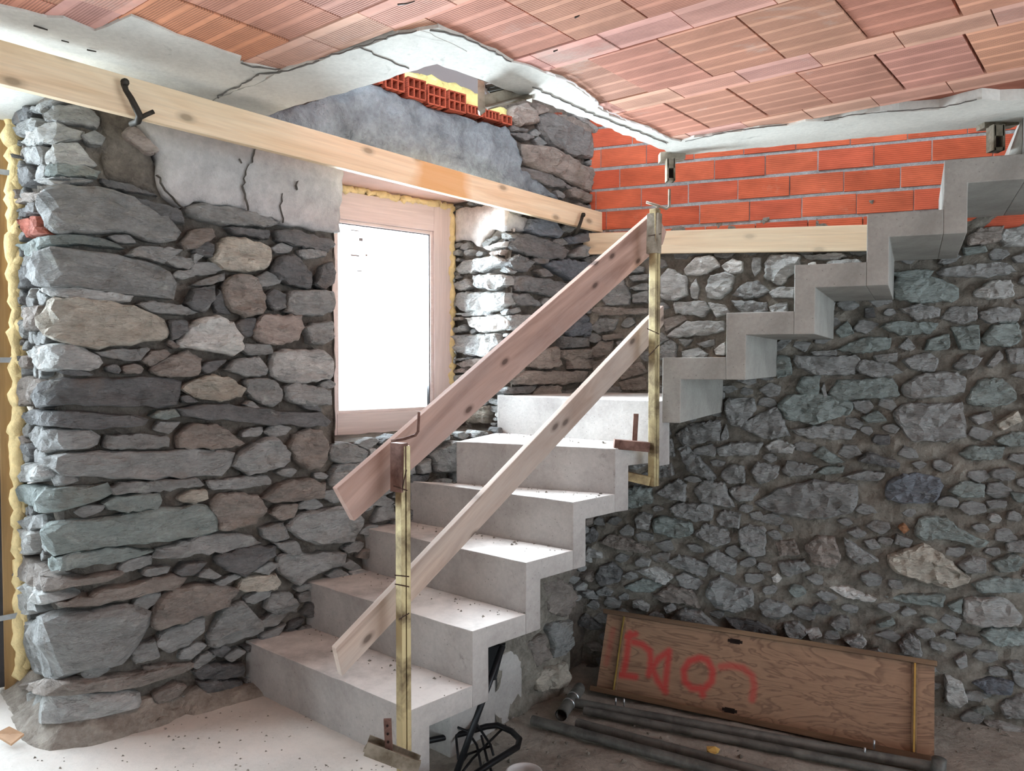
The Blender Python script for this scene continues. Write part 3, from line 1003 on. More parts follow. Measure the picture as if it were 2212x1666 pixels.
RIGHT = """5W540,760 600,700 680,690 720,740 640,780 560,785
5W725,740 780,705 830,720 830,770 760,780
5L875,700 920,700 920,760 890,790 875,760
5L940,730 960,690 1110,685 1110,750 1060,790 1020,835 940,800
5L1130,690 1300,675 1340,690 1290,710 1160,710
5W1150,730 1190,720 1200,770 1150,770
5L1230,760 1250,710 1400,710 1440,760 1400,765
5L650,850 670,790 740,770 790,790 770,860 720,905 660,890
5L570,850 600,800 620,850 610,900 580,900
5L430,790 470,750 560,800 560,880 500,910 430,900
5G780,880 830,830 900,810 960,860 920,890 840,900
5L960,870 1000,845 1085,845 1085,900 980,895
5L495,920 640,910 670,950 640,990 560,980 500,970
5L660,920 740,930 770,970 700,990
5G770,910 850,910 950,920 950,970 830,975
5L960,940 1050,910 1050,980 980,990
5L460,1080 560,1010 740,1010 740,1060 620,1080 500,1095
5G420,1200 430,1130 480,1100 510,1130 500,1200
5G515,1100 590,1100 550,1140
5L530,1160 610,1140 660,1170 640,1200 540,1200
5G600,1120 690,1100 690,1130 640,1140
5W690,1150 745,1110 745,1180 700,1180
5O670,1190 740,1185 740,1215 680,1215
5G140,900 180,830 240,800 280,880 270,930 160,930
5G275,850 340,825 370,830 370,860 300,860
5G290,880 370,860 370,920 290,920
5B85,960 110,940 370,950 370,975 150,985
5G85,1040 130,995 220,1000 200,1055 120,1070
5B90,1150 130,1110 200,1110 180,1170 100,1190
5B140,1080 230,1070 250,1090 150,1110
5B440,1000 540,980 560,1000 450,1070
5G250,780 300,740 350,745 340,770
5B90,1210 180,1190 200,1230 100,1260
5G270,790 370,780 360,810 290,815
5B210,1250 330,1210 360,1260 240,1300
5D100,1280 200,1280 190,1330 110,1340
5B220,1310 350,1280 360,1350 240,1350
5E1570,850 1590,800 1680,770 1780,800 1890,850 1880,910 1700,920 1580,900
5E1560,775 1680,760 1770,760 1740,800 1600,800
5G1780,770 1860,740 2100,720 2170,770 2000,800 1820,790
5L1970,860 2040,815 2140,810 2160,890 2050,905 1960,890
5B1930,600 1990,555 2110,545 2090,620 1940,640
5L2090,600 2110,560 2212,545 2212,640 2110,640
5E1910,650 2020,640 2030,670 1920,690
5G1600,950 1700,925 1800,950 1790,990 1680,1005
5G1800,1000 1850,940 1980,940 1980,1000 1900,1025
5E1500,1040 1560,1010 1790,1020 1750,1070 1600,1080
5G1985,970 2080,940 2190,950 2180,1010 2020,1020
5E2000,1100 2060,1030 2180,1020 2200,1100 2140,1135 2030,1130
5E1850,1040 1990,1030 1990,1150 1900,1150
5E1740,1100 1840,1070 1840,1150 1720,1155
5E1290,1150 1420,1090 1560,1095 1540,1150 1400,1170
5G1590,1140 1640,1090 1680,1140 1650,1160
5G1160,1160 1290,1150 1290,1180 1180,1180
5E1280,1060 1340,1010 1380,1070 1310,1095
5G1080,1210 1090,1180 1380,1180 1400,1210 1370,1270 1200,1280 1110,1240
5G1380,1240 1420,1200 1540,1210 1620,1260 1500,1290 1410,1270
5G1470,1180 1590,1165 1590,1210 1490,1215
5G1610,1200 1740,1160 1790,1200 1770,1260 1650,1250
5E990,1240 1000,1180 1060,1185 1075,1270 1000,1290
5E1090,1350 1120,1280 1210,1280 1200,1370 1120,1370
5G1215,1340 1230,1310 1250,1400 1230,1390
5E1250,1370 1300,1300 1560,1290 1600,1370 1580,1380 1290,1400
5G1610,1340 1700,1270 1880,1260 1920,1300 1910,1360 1800,1380 1640,1390
5G1860,1230 1930,1170 2010,1190 1970,1240 1890,1255
5G2020,1230 2090,1150 2110,1190 2050,1240
5E1930,1390 1990,1300 2100,1290 2170,1360 2170,1400 2080,1430 1940,1420
5E1000,1420 1060,1370 1240,1370 1370,1410 1350,1470 1180,1515 1050,1490
5G740,1420 760,1390 880,1390 900,1440 820,1530 760,1510
5G820,1520 900,1470 1000,1430 1060,1570 950,1590 830,1540
5G1570,1470 1620,1420 1900,1410 1920,1580 1830,1600 1650,1600
5E1410,1480 1490,1450 1540,1500 1440,1510
5G1940,1480 2040,1450 2060,1490 1980,1520
5T2070,1510 2180,1450 2200,1500 2100,1550
5G2120,1150 2200,1140 2212,1220 2140,1220
5E2080,1000 2180,1010 2170,1020 2080,1020
6G500,130 580,80 720,60 720,160 640,170 540,190
6G430,180 480,150 500,240 430,240
6G510,200 560,190 700,340 680,360 560,310
6G720,150 750,80 760,150 730,165
6G700,200 800,170 930,170 900,230 720,240
6L940,190 1000,155 1090,190 1070,225 970,220
6G1060,110 1240,80 1380,110 1360,160 1150,150
6G720,330 770,280 840,290 840,370 760,375
6G870,310 900,270 1010,290 1000,340 910,380
6G1020,310 1050,260 1200,290 1160,330 1050,340
6E1170,230 1220,190 1330,270 1250,275
6E1190,320 1230,290 1330,290 1320,320 1230,330
6G1320,340 1420,310 1530,320 1500,360 1400,360
6D1390,260 1450,220 1600,270 1590,300 1480,280
6S1535,380 1600,335 1680,320 1790,345 1805,390 1780,450 1720,470 1600,465 1540,450
6E1890,230 1950,190 2110,190 2100,250 1960,260
6E2060,160 2150,120 2212,120 2212,190 2120,190
6G890,470 1000,400 1180,360 1380,380 1390,440 1360,510 1220,550 1000,520
6G760,400 840,380 910,400 870,460 800,460
6G590,400 640,360 740,370 790,490 700,480 620,460
6G400,420 510,350 550,380 550,460 480,450
6G400,290 480,270 490,330 400,350
6E250,410 300,390 385,400 385,470 260,500
6G470,500 510,470 680,470 680,550 600,560 500,530
6G700,550 730,505 820,520 810,590 720,580
6E390,560 430,530 580,570 590,620 510,640 400,610
6G590,620 650,570 750,600 770,660 690,680
6G300,540 330,515 385,530 370,600 310,590
6G810,600 860,580 940,590 940,720 880,730 820,690
6B990,660 1080,650 1110,720 1010,730
6G1000,760 1130,750 1160,790 1060,830 1020,810
6B1130,680 1200,630 1280,640 1310,740 1280,790 1180,770
6G1340,610 1390,590 1440,620 1390,645
6O1590,590 1620,565 1650,600 1620,620
6E1670,610 1720,540 1830,540 1900,600 2030,660 2000,690 1820,640 1720,650
6E1840,410 1910,360 2020,380 2010,440 1900,440
6T1540,730 1720,670 1800,720 1940,830 1930,860 1840,880 1700,850 1560,800
6G1880,770 1950,730 2020,740 2020,810 1920,810
6E1950,860 2050,830 2212,850 2212,910 2000,905
6E2050,760 2150,720 2212,740 2180,800 2090,810
6L1910,1000 1920,940 2100,930 2200,1020 2180,1070 2000,1070 1920,1050
6E1830,970 1910,930 1900,1010 1850,990
6E1530,930 1650,915 1820,920 1810,975 1650,965
6W1250,880 1330,880 1490,940 1460,955 1330,930
6E1990,1110 2040,1080 2212,1090 2212,1160 2080,1170
6G650,920 670,850 720,830 790,870 880,900 880,970 800,1005 700,980
6G640,740 700,700 800,760 790,820 700,800
6G460,760 520,725 670,770 640,830 540,800
6L300,800 400,780 490,830 450,870 370,840
6G500,830 540,810 640,860 600,895 530,880
6E250,880 340,840 440,870 380,905 290,900
6D105,830 130,780 190,760 240,810 220,860 130,870
6B130,660 180,625 260,640 370,700 350,715 220,700
6B390,920 470,875 580,890 620,980 530,960 420,950
6G910,970 950,940 1040,960 1070,1000 1000,1035 930,1020
6D750,1040 900,1050 1000,1100 960,1140 800,1090
6G480,1040 530,990 620,1000 710,1080 560,1060
6G300,750 330,735 380,750 370,780 310,780
6G440,980 480,955 505,990 460,1010
6D20,1040 60,1010 140,1080 100,1090 30,1070
6L1350,1140 1400,1110 1440,1150 1420,1180 1360,1180
6G1610,1140 1650,1110 1700,1150 1700,1183 1610,1183
6E1480,1060 1560,1030 1580,1060 1500,1080
6D60,610 90,590 120,620 110,660 60,660
6G105,905 140,880 195,900 180,925 120,925
6W970,830 1000,810 1025,840 1000,860 980,855
6G1030,1060 1100,1050 1150,1100 1100,1150 1040,1110
6L1140,1090 1200,1080 1220,1120 1160,1140
6G1330,640 1420,700 1500,750 1400,770 1340,720
7L1860,470 1930,500 1960,580 1920,610 1860,600
7S1980,500 2060,480 2160,500 2150,550 2040,545
7G2100,600 2200,550 2280,600 2250,660 2130,660
7E1980,620 2040,600 2080,640 2030,650
7L2040,680 2120,680 2250,720 2250,760 2080,750
7G1650,330 1720,290 1760,370 1740,390 1670,370
7G1410,310 1490,290 1510,330 1460,355
7G1500,370 1560,350 1600,380 1560,400
7G1840,700 1880,690 1890,750 1850,780
7G1900,400 1950,370 1960,430 1920,440
7L2150,790 2220,770 2300,800 2260,860 2150,850"""

def parse(block, tail=False):
    for ln in block.split('\n'):
        ox, oy, sc = VIEWS[ln[0]]
        if tail:
            col, body = ln[-1], ln[1:-1]
        else:
            col, body = ln[1], ln[2:]
        yield col, [(ox + float(a) * sc, oy + float(b) * sc) for a, b in (q.split(',') for q in body.split())]

def inside(poly, p):
    x, y = p
    r = False
    for i in range(len(poly)):
        (x1, y1), (x2, y2) = poly[i], poly[i - 1]
        if (y1 > y) != (y2 > y) and x < (x2 - x1) * (y - y1) / (y2 - y1) + x1:
            r = not r
    return r

SR = random.Random(21)
def stone_mesh(poly, surf, thick, rough, back=0.07):
    """poly in (s,h) of surf. A chunky, faceted stone: rough outline, domed and split face"""
    P = [np.array(p, float) for p in poly]
    ar = sum(P[i - 1][0] * P[i][1] - P[i][0] * P[i - 1][1] for i in range(len(P)))
    if ar < 0:
        P.reverse()
    per = sum(np.linalg.norm(P[i] - P[i - 1]) for i in range(len(P)))
    step = max(0.013, per / 34)
    out = []
    for i in range(len(P)):
        a, b = P[i], P[(i + 1) % len(P)]
        n = max(1, int(round(np.linalg.norm(b - a) / step)))
        for k in range(n):
            out.append(a + (b - a) * k / n)
    # round the corners a little, then roughen
    N = len(out)
    out = [0.12 * out[i - 1] + 0.76 * out[i] + 0.12 * out[(i + 1) % N] for i in range(N)]
    j = min(0.006, per * 0.008)
    sd = SR.uniform(0, 50)
    out = [q + np.array([SR.uniform(-j, j), SR.uniform(-j, j)]) for q in out]
    c = sum(out) / N
    m = MB()
    tilt = SR.uniform(-0.3, 0.3), SR.uniform(-0.4, 0.3)
    size = math.sqrt(abs(ar) / 2)
    rings = [(1.02, -back, 0), (1.05, 0.25 * thick, 0.3), (1.0, 0.78 * thick, 0.8), (0.90, 0.97 * thick, 1)]
    def put(q, d, w):
        rel = q - c
        d2 = d + w * (rough * (fbm(q[0] * 9 + sd, q[1] * 17, sd) * 1.0 + 0.35 * fbm(q[0] * 30 + sd, q[1] * 55, sd)) + tilt[0] * rel[0] * 0.22 + tilt[1] * rel[1] * 0.30)
        m.v.append(surf.world(q[0], q[1], d2))
    for k, d, w in rings:
        for q in out:
            put(c + (q - c) * k, d, w)
    for r in range(len(rings) - 1):
        for i in range(N):
            a, b = r * N + i, r * N + (i + 1) % N
            m.f.append((a, b, b + N, a + N))
    # irregular split facets across the face
    rim = [c + (q - c) * 0.90 for q in out]
    x0, x1 = min(q[0] for q in rim), max(q[0] for q in rim)
    y0, y1 = min(q[1] for q in rim), max(q[1] for q in rim)
    sp = max(0.020, size / 6.5)
    inner = []
    for _ in range(220):
        q = np.array([SR.uniform(x0, x1), SR.uniform(y0, y1)])
        if not inside(rim, q):
            continue
        if min(((q[0] - p[0]) ** 2 + 2.2 * (q[1] - p[1]) ** 2) for p in inner + rim) < sp * sp * 0.55:
            continue
        inner.append(q)
    allp = [Vector((q[0], q[1])) for q in rim + inner]
    try:
        res = delaunay_2d_cdt(allp, [(i, (i + 1) % N) for i in range(N)], [], 1, 1e-6)
        ok = len(res[0]) == len(allp)
    except Exception:
        ok = False
    base = (len(rings) - 1) * N
    if ok:
        for q in inner:
            put(q, thick * SR.uniform(0.96, 1.06), 1)
        mp = {}
        for k, src in enumerate(res[3]):
            mp[k] = src[0] if src else k
        for f in res[2]:
            m.f.append(tuple(base + mp[k] for k in f))
    else:
        put(c, 1.0 * thick, 1)
        for i in range(N):
            m.f.append((base + i, base + (i + 1) % N, len(m.v) - 1))
    w = surf.world(c[0], c[1], 0)
    return m, w, surf.angle(c[0])

def put_stone(poly, surf, col, parent, thick=None, name='stone', tint=1.0):
    xs = [p[0] for p in poly]; ys = [p[1] for p in poly]
    size = min(max(xs) - min(xs), max(ys) - min(ys))
    t = thick if thick is not None else SR.uniform(0.016, 0.030) + min(0.02, size * 0.1)
    m, w, a = stone_mesh(poly, surf, t, 0.010 + min(0.022, size * 0.11))
    o = m.build(name, M['stone'], parent, origin=w, angle=a)
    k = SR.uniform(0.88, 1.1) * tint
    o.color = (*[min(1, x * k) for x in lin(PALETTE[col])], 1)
    return o

def fill_stones(surf, polys, region, count, rmin, aniso, cols, parent, grow=1.08, chips=0, tiltf=None, thick=None):
    """small stones wedged into what the traced ones leave open; region(s,h) tells where; greedy largest gap first"""
    s0, s1, h0, h1 = region['box']
    st = 0.014
    ss = np.arange(s0, s1, st); hh = np.arange(h0, h1, st)
    S, Hh = np.meshgrid(ss, hh, indexing='ij')
    D = np.full(S.shape, 0.16)
    for poly in polys:
        P = np.array(poly)
        x0, x1 = P[:, 0].min() - 0.17, P[:, 0].max() + 0.17
        y0, y1 = P[:, 1].min() - 0.1, P[:, 1].max() + 0.1
        i0, i1 = np.searchsorted(ss, [x0, x1]); j0, j1 = np.searchsorted(hh, [y0, y1])
        if i1 <= i0 or j1 <= j0:
            continue
        X, Y = S[i0:i1, j0:j1], Hh[i0:i1, j0:j1]
        d = np.full(X.shape, 9.0)
        ins = np.zeros(X.shape, bool)
        for k in range(len(P)):
            (ax, ay), (bx, by) = P[k - 1], P[k]
            ex, ey = bx - ax, (by - ay) * aniso
            t = np.clip(((X - ax) * ex + (Y - ay) * aniso * ey) / (ex * ex + ey * ey + 1e-12), 0, 1)
            d = np.minimum(d, np.hypot(X - ax - t * ex, (Y - ay) * aniso - t * ey))
            with np.errstate(divide='ignore', invalid='ignore'):
                c = ((by > Y) != (ay > Y)) & (X < (ax - bx) * (Y - by) / (ay - by + 1e-12) + bx)
            ins ^= c
        d[ins] = -1
        D[i0:i1, j0:j1] = np.minimum(D[i0:i1, j0:j1], d)
    for i in range(len(ss)):
        for j in range(len(hh)):
            if D[i, j] > 0 and not region['ok'](ss[i], hh[j]):
                D[i, j] = -1
    made, extra = 0, MB()
    rmax = region.get('rmax', 0.07)
    nchip = 0
    while made < count or nchip < chips:
        i, j = np.unravel_index(np.argmax(D), D.shape)
        r0 = D[i, j]
        if r0 < rmin * (1.0 if made < count else 0.5):
            break
        r = min(r0, rmax * SR.uniform(0.55, 1.0))
        cx, cy = ss[i], hh[j]
        n = SR.choice((4, 5, 5, 6, 7))
        ph = SR.uniform(0, 6.28)
        tl = (tiltf(cx, cy) if tiltf else 0) + SR.uniform(-0.2, 0.2)
        poly = []
        for k in range(n):
            a = ph + 2 * math.pi * (k + SR.uniform(-0.3, 0.3)) / n
            q = r * grow * SR.uniform(0.85, 1.3)
            x, y = q * math.cos(a), q * math.sin(a) / aniso
            x *= 1.12
            poly.append((cx + x * math.cos(tl) - y * math.sin(tl), cy + x * math.sin(tl) + y * math.cos(tl)))
        e = np.hypot(S - cx, (Hh - cy) * aniso) - r * 1.02
        D = np.minimum(D, np.where(e < 0, -1, e))
        if made < count:
            put_stone(poly, surf, SR.choice(cols), parent, thick=thick)
            made += 1
        else:
            m, w, a = stone_mesh(poly, surf, 0.014, 0.006, back=0.04)
            extra.add(m.v, m.f)
            nchip += 1
    if nchip:
        o = extra.build('stone_chips', M['stone'], parent)
        o['kind'] = 'stuff'
        o.color = (*lin(PALETTE['G']), 1)
    return made, nchip

def to_surf(surf, pix, dep=0.0):
    r = []
    for u, v in pix:
        p = surf.project(u, v, dep)
        if p is None:
            return None
        r.append(p)
    return r

left_polys = []
n_left = 0
for col, pix in parse(LEFT):
    poly = to_surf(WL, pix)
    if poly is None:
        continue
    poly = [(min(a, WL.s0[-1] + 0.01 * k), b) for k, (a, b) in enumerate(poly)]
    left_polys.append(poly)
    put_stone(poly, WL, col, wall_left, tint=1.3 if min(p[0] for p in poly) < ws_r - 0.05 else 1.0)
    n_left += 1
right_polys = []
n_right = 0
for col, pix in parse(RIGHT):
    poly = to_surf(WR, pix)
    if poly is None:
        continue
    right_polys.append(poly)
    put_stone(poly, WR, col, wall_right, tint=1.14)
    n_right += 1

# plastered areas of the left wall
def slab_on(surf, pix, d0, d1, name, mat, parent, ragged=0.008, bump=0.012, freq=7.0, step=0.03):
    """a rendered patch with its own thickness and lumpy face"""
    poly = to_surf(surf, pix)
    xs = [p[0] for p in poly]; ys = [p[1] for p in poly]
    out = []
    rr = random.Random(5)
    for i in range(len(poly)):
        a, b = np.array(poly[i]), np.array(poly[(i + 1) % len(poly)])
        n = max(1, int(np.linalg.norm(b - a) / 0.03))
        for k in range(n):
            q = a + (b - a) * k / n
            out.append(q + np.array([rr.uniform(-ragged, ragged), rr.uniform(-ragged, ragged)]))
    bm = bmesh.new()
    vs = [bm.verts.new((q[0], q[1], 0)) for q in out]
    bm.faces.new(vs)
    bmesh.ops.triangulate(bm, faces=bm.faces)
    bmesh.ops.subdivide_edges(bm, edges=[e for e in bm.edges if e.calc_length() > 0.10], cuts=3, use_grid_fill=True)
    for _ in range(2):
        es = [e for e in bm.edges if e.calc_length() > 0.06]
        if es:
            bmesh.ops.subdivide_edges(bm, edges=es, cuts=1)
            bmesh.ops.triangulate(bm, faces=bm.faces)
    bm.verts.ensure_lookup_table()
    rim = {v for e in bm.edges if e.is_boundary for v in e.verts}
    m = MB()
    idx = {}
    for v in bm.verts:
        idx[v] = len(m.v)
        d = d1 - (0.010 if v in rim else 0) + bump * fbm(v.co.x * freq, v.co.y * freq, 3.3)
        m.v.append(surf.world(v.co.x, v.co.y, d))
    for f in bm.faces:
        m.f.append(tuple(idx[v] for v in f.verts))
    for e in bm.edges:
        if e.is_boundary:
            a, b = e.verts
            k = len(m.v)
            m.v.append(surf.world(a.co.x, a.co.y, d0)); m.v.append(surf.world(b.co.x, b.co.y, d0))
            m.f.append((idx[a], idx[b], k + 1, k))
    bm.free()
    return m.build(name, M[mat], parent, smooth=True)

def c1(*p): return [(a * .33606, b * .33606) for a, b in p]
def c4(*p): return [(560 + a * .33606, 100 + b * .33606) for a, b in p]
p_low = c1((870, 780), (920, 700), (1300, 760), (1700, 860), (2200, 960), (2195, 1080), (2185, 1300), (2170, 1500), (2060, 1490), (1830, 1440), (1700, 1390), (1500, 1330), (1250, 1300), (1150, 1340), (1060, 1270), (1000, 1130), (1010, 1020), (940, 880))
slab_on(WL, p_low, -0.05, 0.022, 'plaster_patch', 'plaster', wall_left)
p_earth = c1((640, 700), (780, 640), (900, 700), (870, 780), (960, 1000), (1010, 1060), (1000, 1240), (860, 1210), (680, 1150), (660, 900))
slab_on(WL, p_earth, -0.06, -0.004, 'mortar_patch', 'mortar_l', wall_left, bump=0.02, freq=11)
p_up = c4((-160, 560), (60, 430), (330, 360), (520, 300), (700, 240), (900, 330), (1170, 420), (1350, 490), (1580, 540), (1640, 620), (1665, 740), (1650, 780), (1780, 880), (1900, 990), (1500, 900), (900, 720), (400, 590))
slab_on(WL, p_up, -0.05, 0.030, 'cement_render_patch', 'plaster_up', wall_left, bump=0.03, freq=12)
p_side = c4((1600, 1080), (1740, 1110), (1700, 1190), (1640, 1170), (1600, 1180))
slab_on(WL, p_side, -0.05, 0.012, 'plaster_patch', 'plaster', wall_left)

def wall_crack(surf, pix, w, d, seed, parent):
    rr = random.Random(seed)
    pts = [np.array(p) for p in to_surf(surf, pix)]
    L, R = [], []
    for a, b in zip(pts, pts[1:]):
        ln = np.linalg.norm(b - a); n = np.array([-(b - a)[1], (b - a)[0]]) / ln
        k = max(1, int(ln / 0.015))
        for j in range(k):
            q = a + (b - a) * j / k + n * rr.uniform(-0.005, 0.005)
            h = 0.55 * w * rr.uniform(0.1, 1.0)
            L.append(q + n * h); R.append(q - n * h)
    P = L + [pts[-1]] + R[::-1]
    m = MB().prism([surf.world(q[0], q[1], d - 0.02) for q in P], Vector((*surf.n[0], 0)) * 0.02)
    m.build('crack', M['crackdark'], parent)
wall_crack(WL, c1((1630, 950), (1600, 1050), (1560, 1110), (1545, 1230), (1580, 1360)), 0.0022, 0.036, 1, wall_left)
wall_crack(WL, c1((1000, 1130), (1050, 1230), (1120, 1300), (1180, 1350)), 0.004, 0.034, 2, wall_left)
wall_crack(WL, c1((1890, 1170), (1880, 1200), (1890, 1230)), 0.003, 0.040, 3, wall_left)
wall_crack(WL, c1((1790, 1250), (1785, 1330), (1800, 1440)), 0.002, 0.038, 4, wall_left)
wall_crack(WL, c1((1520, 1030), (1535, 1060)), 0.003, 0.038, 5, wall_left)
lp = left_polys + [to_surf(WL, q) for q in (p_low, p_earth, p_up, p_side)]
top_pix = WL.project(300, 200)[1]
def ok_left(s, h):
    if ws_r - 0.035 < s < ws_l + 0.05 and wh_b < h < top_h:
        return h > soff_h + 0.35 and False
    if s < ws_r and h > 2.75:
        return False
    if s > ws_l and h > 2.32:
        return False
    return h > -0.02
print('left traced', n_left, fill_stones(WL, lp, dict(box=(0.0, WL.s0[-1] - 0.02, -0.05, 2.8), ok=ok_left, rmax=0.06), 294 - n_left, 0.014, 2.0, 'GGDDBKBL', wall_left, chips=260,
      tiltf=lambda s, h: -0.25 if (s > 1.7 and h < 0.7) else 0.0))
b_line = WR.project(1500, 500)[1]
def ok_right(s, h):
    if h > 2.06 or s > 2.75:
        return False
    if h < DIRT:
        return False
    # the right-hand part is pointed flush with sandy mortar: fewer stones show
    if s > 1.05 and h < 1.0:
        return fbm(s * 5, h * 6, 4.0) > -0.08
    return True
print('right traced', n_right, fill_stones(WR, right_polys, dict(box=(0.02, 2.75, DIRT, 2.1), ok=ok_right, rmax=0.05), 296 - n_right, 0.016, 1.5, 'GGDEGBL', wall_right, chips=300))
def sh_frame(u, v, dep=FR_DEP):
    P = on_frame(u, v, dep)
    return float((P[:2] - C0) @ EL), float(P[2])
fs_r0, fs_l0, fh_t0, fh_b0 = sh_frame(976, 640)[0], sh_frame(692, 900)[0], soff_h - 0.035, sh_frame(800, 938)[1]
# ------------------------------------------------------------------ right jamb of the window
J0 = C0 + EL * ws_r
WJ = Surf([J0, J0 - NL * 0.66])
WJ.n = [EL.copy()]
mj = MB()
js = np.linspace(0.0, 0.66, 20); jh = np.linspace(wh_b - 0.1, soff_h + 0.01, 40)
for s in js:
    for h in jh:
        mj.v.append(WJ.world(s, h, -0.02 + 0.012 * fbm(s * 9, h * 9, 8)))
for i in range(len(js) - 1):
    for j in range(len(jh) - 1):
        a = i * len(jh) + j
        mj.f.append((a, a + len(jh), a + len(jh) + 1, a + 1))
jamb = mj.build('window_jamb', M['mortar_l'], wall_left)
jp = []
for col, pix in parse(JAMB, True):
    poly = to_surf(WJ, pix)
    poly = [(max(0.0, min(s, 0.6)), h) for s, h in poly]
    jp.append(poly)
    put_stone(poly, WJ, col, wall_left, name='stone')
jpl = [(680 + x * .36, 380 + y * .36) for x, y in ((836, 225), (900, 190), (1165, 170), (1165, 325), (1065, 325), (1000, 420), (900, 380), (850, 400))]
jpl_p = to_surf(WJ, jpl)
slab_on(WJ, jpl, -0.05, 0.015, 'plaster_patch', 'plaster_white', wall_left, bump=0.012)
def ok_j(s, h): return wh_b + 0.02 < h < soff_h - 0.02
fill_stones(WJ, jp + [jpl_p], dict(box=(0.02, 0.46, wh_b, soff_h), ok=ok_j, rmax=0.04), 14, 0.014, 2.2, 'LLPBW', wall_left, chips=40)

# the wall's outer leaf closes the joint between frame and masonry
mo = MB()
for a, b, c, d in ((ws_r - 0.5, fs_r0 + 0.012, wh_b - 0.4, soff_h + 0.4), (fs_l0 - 0.012, ws_l + 0.4, wh_b - 0.4, soff_h + 0.4), (ws_r - 0.5, ws_l + 0.4, wh_b - 0.4, fh_b0 + 0.01), (ws_r - 0.5, ws_l + 0.4, fh_t0 - 0.01, soff_h + 0.4)):
    mo.prism([WL.world(a, c, FR_DEP - 0.065), WL.world(b, c, FR_DEP - 0.065), WL.world(b, d, FR_DEP - 0.065), WL.world(a, d, FR_DEP - 0.065)], (-NL[0] * 0.1, -NL[1] * 0.1, 0))
mo.build('outer_leaf', M['mortar_l'], wall_left)
# lintel of clay planks above the recess
def fp(s, h, dep):
    return WL.world(s, h, dep)
ml = MB().prism([fp(ws_r - 0.12, soff_h, -0.015), fp(ws_l + 0.12, soff_h, -0.015), fp(ws_l + 0.12, soff_h, -0.62), fp(ws_r - 0.12, soff_h, -0.62)], (0, 0, 0.07))
ml.build('lintel', M['lintel'], wall_left, angle=WL.angle(0.1))

# ------------------------------------------------------------------ window
WA = WL.angle(0.1)
RW = Matrix.Rotation(WA, 3, 'Z')
def sh_frame(u, v, dep=FR_DEP):
    P = on_frame(u, v, dep)
    return float((P[:2] - C0) @ EL), float(P[2])
gs_r, gh_t = sh_frame(938, 505)
gs_l = sh_frame(727, 700)[0]
gh_t2 = sh_frame(732, 466)[1]
gh_b = sh_frame(830, 890)[1]
fs_r = sh_frame(976, 640)[0]
fs_l = sh_frame(692, 900)[0]
fh_t = soff_h - 0.035
fh_b = sh_frame(800, 938)[1]
g_top = (gh_t + gh_t2) / 2
win = struct(MB().box(fp((fs_l + fs_r) / 2, fh_b - 0.012, FR_DEP - 0.03), ((fs_l - fs_r) - 0.01, 0.09, 0.024), RW).build('window_1', M['frame'], angle=WA, bevel=0.003))
win['label'] = 'white primed timber window filled with blank daylight'
def fr_bar(name, s0, s1, h0, h1, d0, d1, mat, bevel=0.004, rotx=False):
    c = fp((s0 + s1) / 2, (h0 + h1) / 2, (d0 + d1) / 2)
    o = MB().box(c, (abs(s1 - s0), abs(d1 - d0), abs(h1 - h0)), RW)
    if rotx:
        mt = Matrix.Translation(c) @ (RW @ Matrix.Rotation(math.pi / 2, 3, 'Y')).to_4x4()
    else:
        mt = Matrix.Translation(c) @ RW.to_4x4()
    return o.build(name, M[mat], win, mtx=mt, bevel=bevel)
d0, d1 = FR_DEP - 0.06, FR_DEP
sw = (gs_r - fs_r)
fr_bar('frame_jamb', fs_r, gs_r, fh_b, fh_t, d0, d1, 'frame', rotx=True)
fr_bar('frame_jamb', gs_l, fs_l, fh_b, fh_t, d0, d1, 'frame', rotx=True)
fr_bar('frame_head', gs_r, gs_l, g_top, fh_t, d0, d1, 'frame')
fr_bar('frame_sill', gs_r, gs_l, fh_b, gh_b, d0, d1, 'frame')
for nm, a in (('glazing_bead', (gs_r, gs_r + 0.018, gh_b, g_top)), ('glazing_bead', (gs_l - 0.018, gs_l, gh_b, g_top)), ('glazing_bead', (gs_r + 0.018, gs_l - 0.018, g_top - 0.018, g_top)), ('glazing_bead', (gs_r + 0.018, gs_l - 0.018, gh_b, gh_b + 0.015))):
    fr_bar(nm, *a, FR_DEP - 0.045, FR_DEP - 0.012, 'frame', 0.003)
for a in ((gs_r + 0.018, gs_r + 0.023, gh_b + 0.015, g_top - 0.018), (gs_r + 0.018, gs_l - 0.018, g_top - 0.023, g_top - 0.018)):
    fr_bar('gasket', *a, FR_DEP - 0.044, FR_DEP - 0.022, 'gasket', 0)
pane = fr_bar('pane', gs_r + 0.012, gs_l - 0.012, gh_b + 0.01, g_top - 0.01, FR_DEP - 0.048, FR_DEP - 0.042, 'glass', 0)
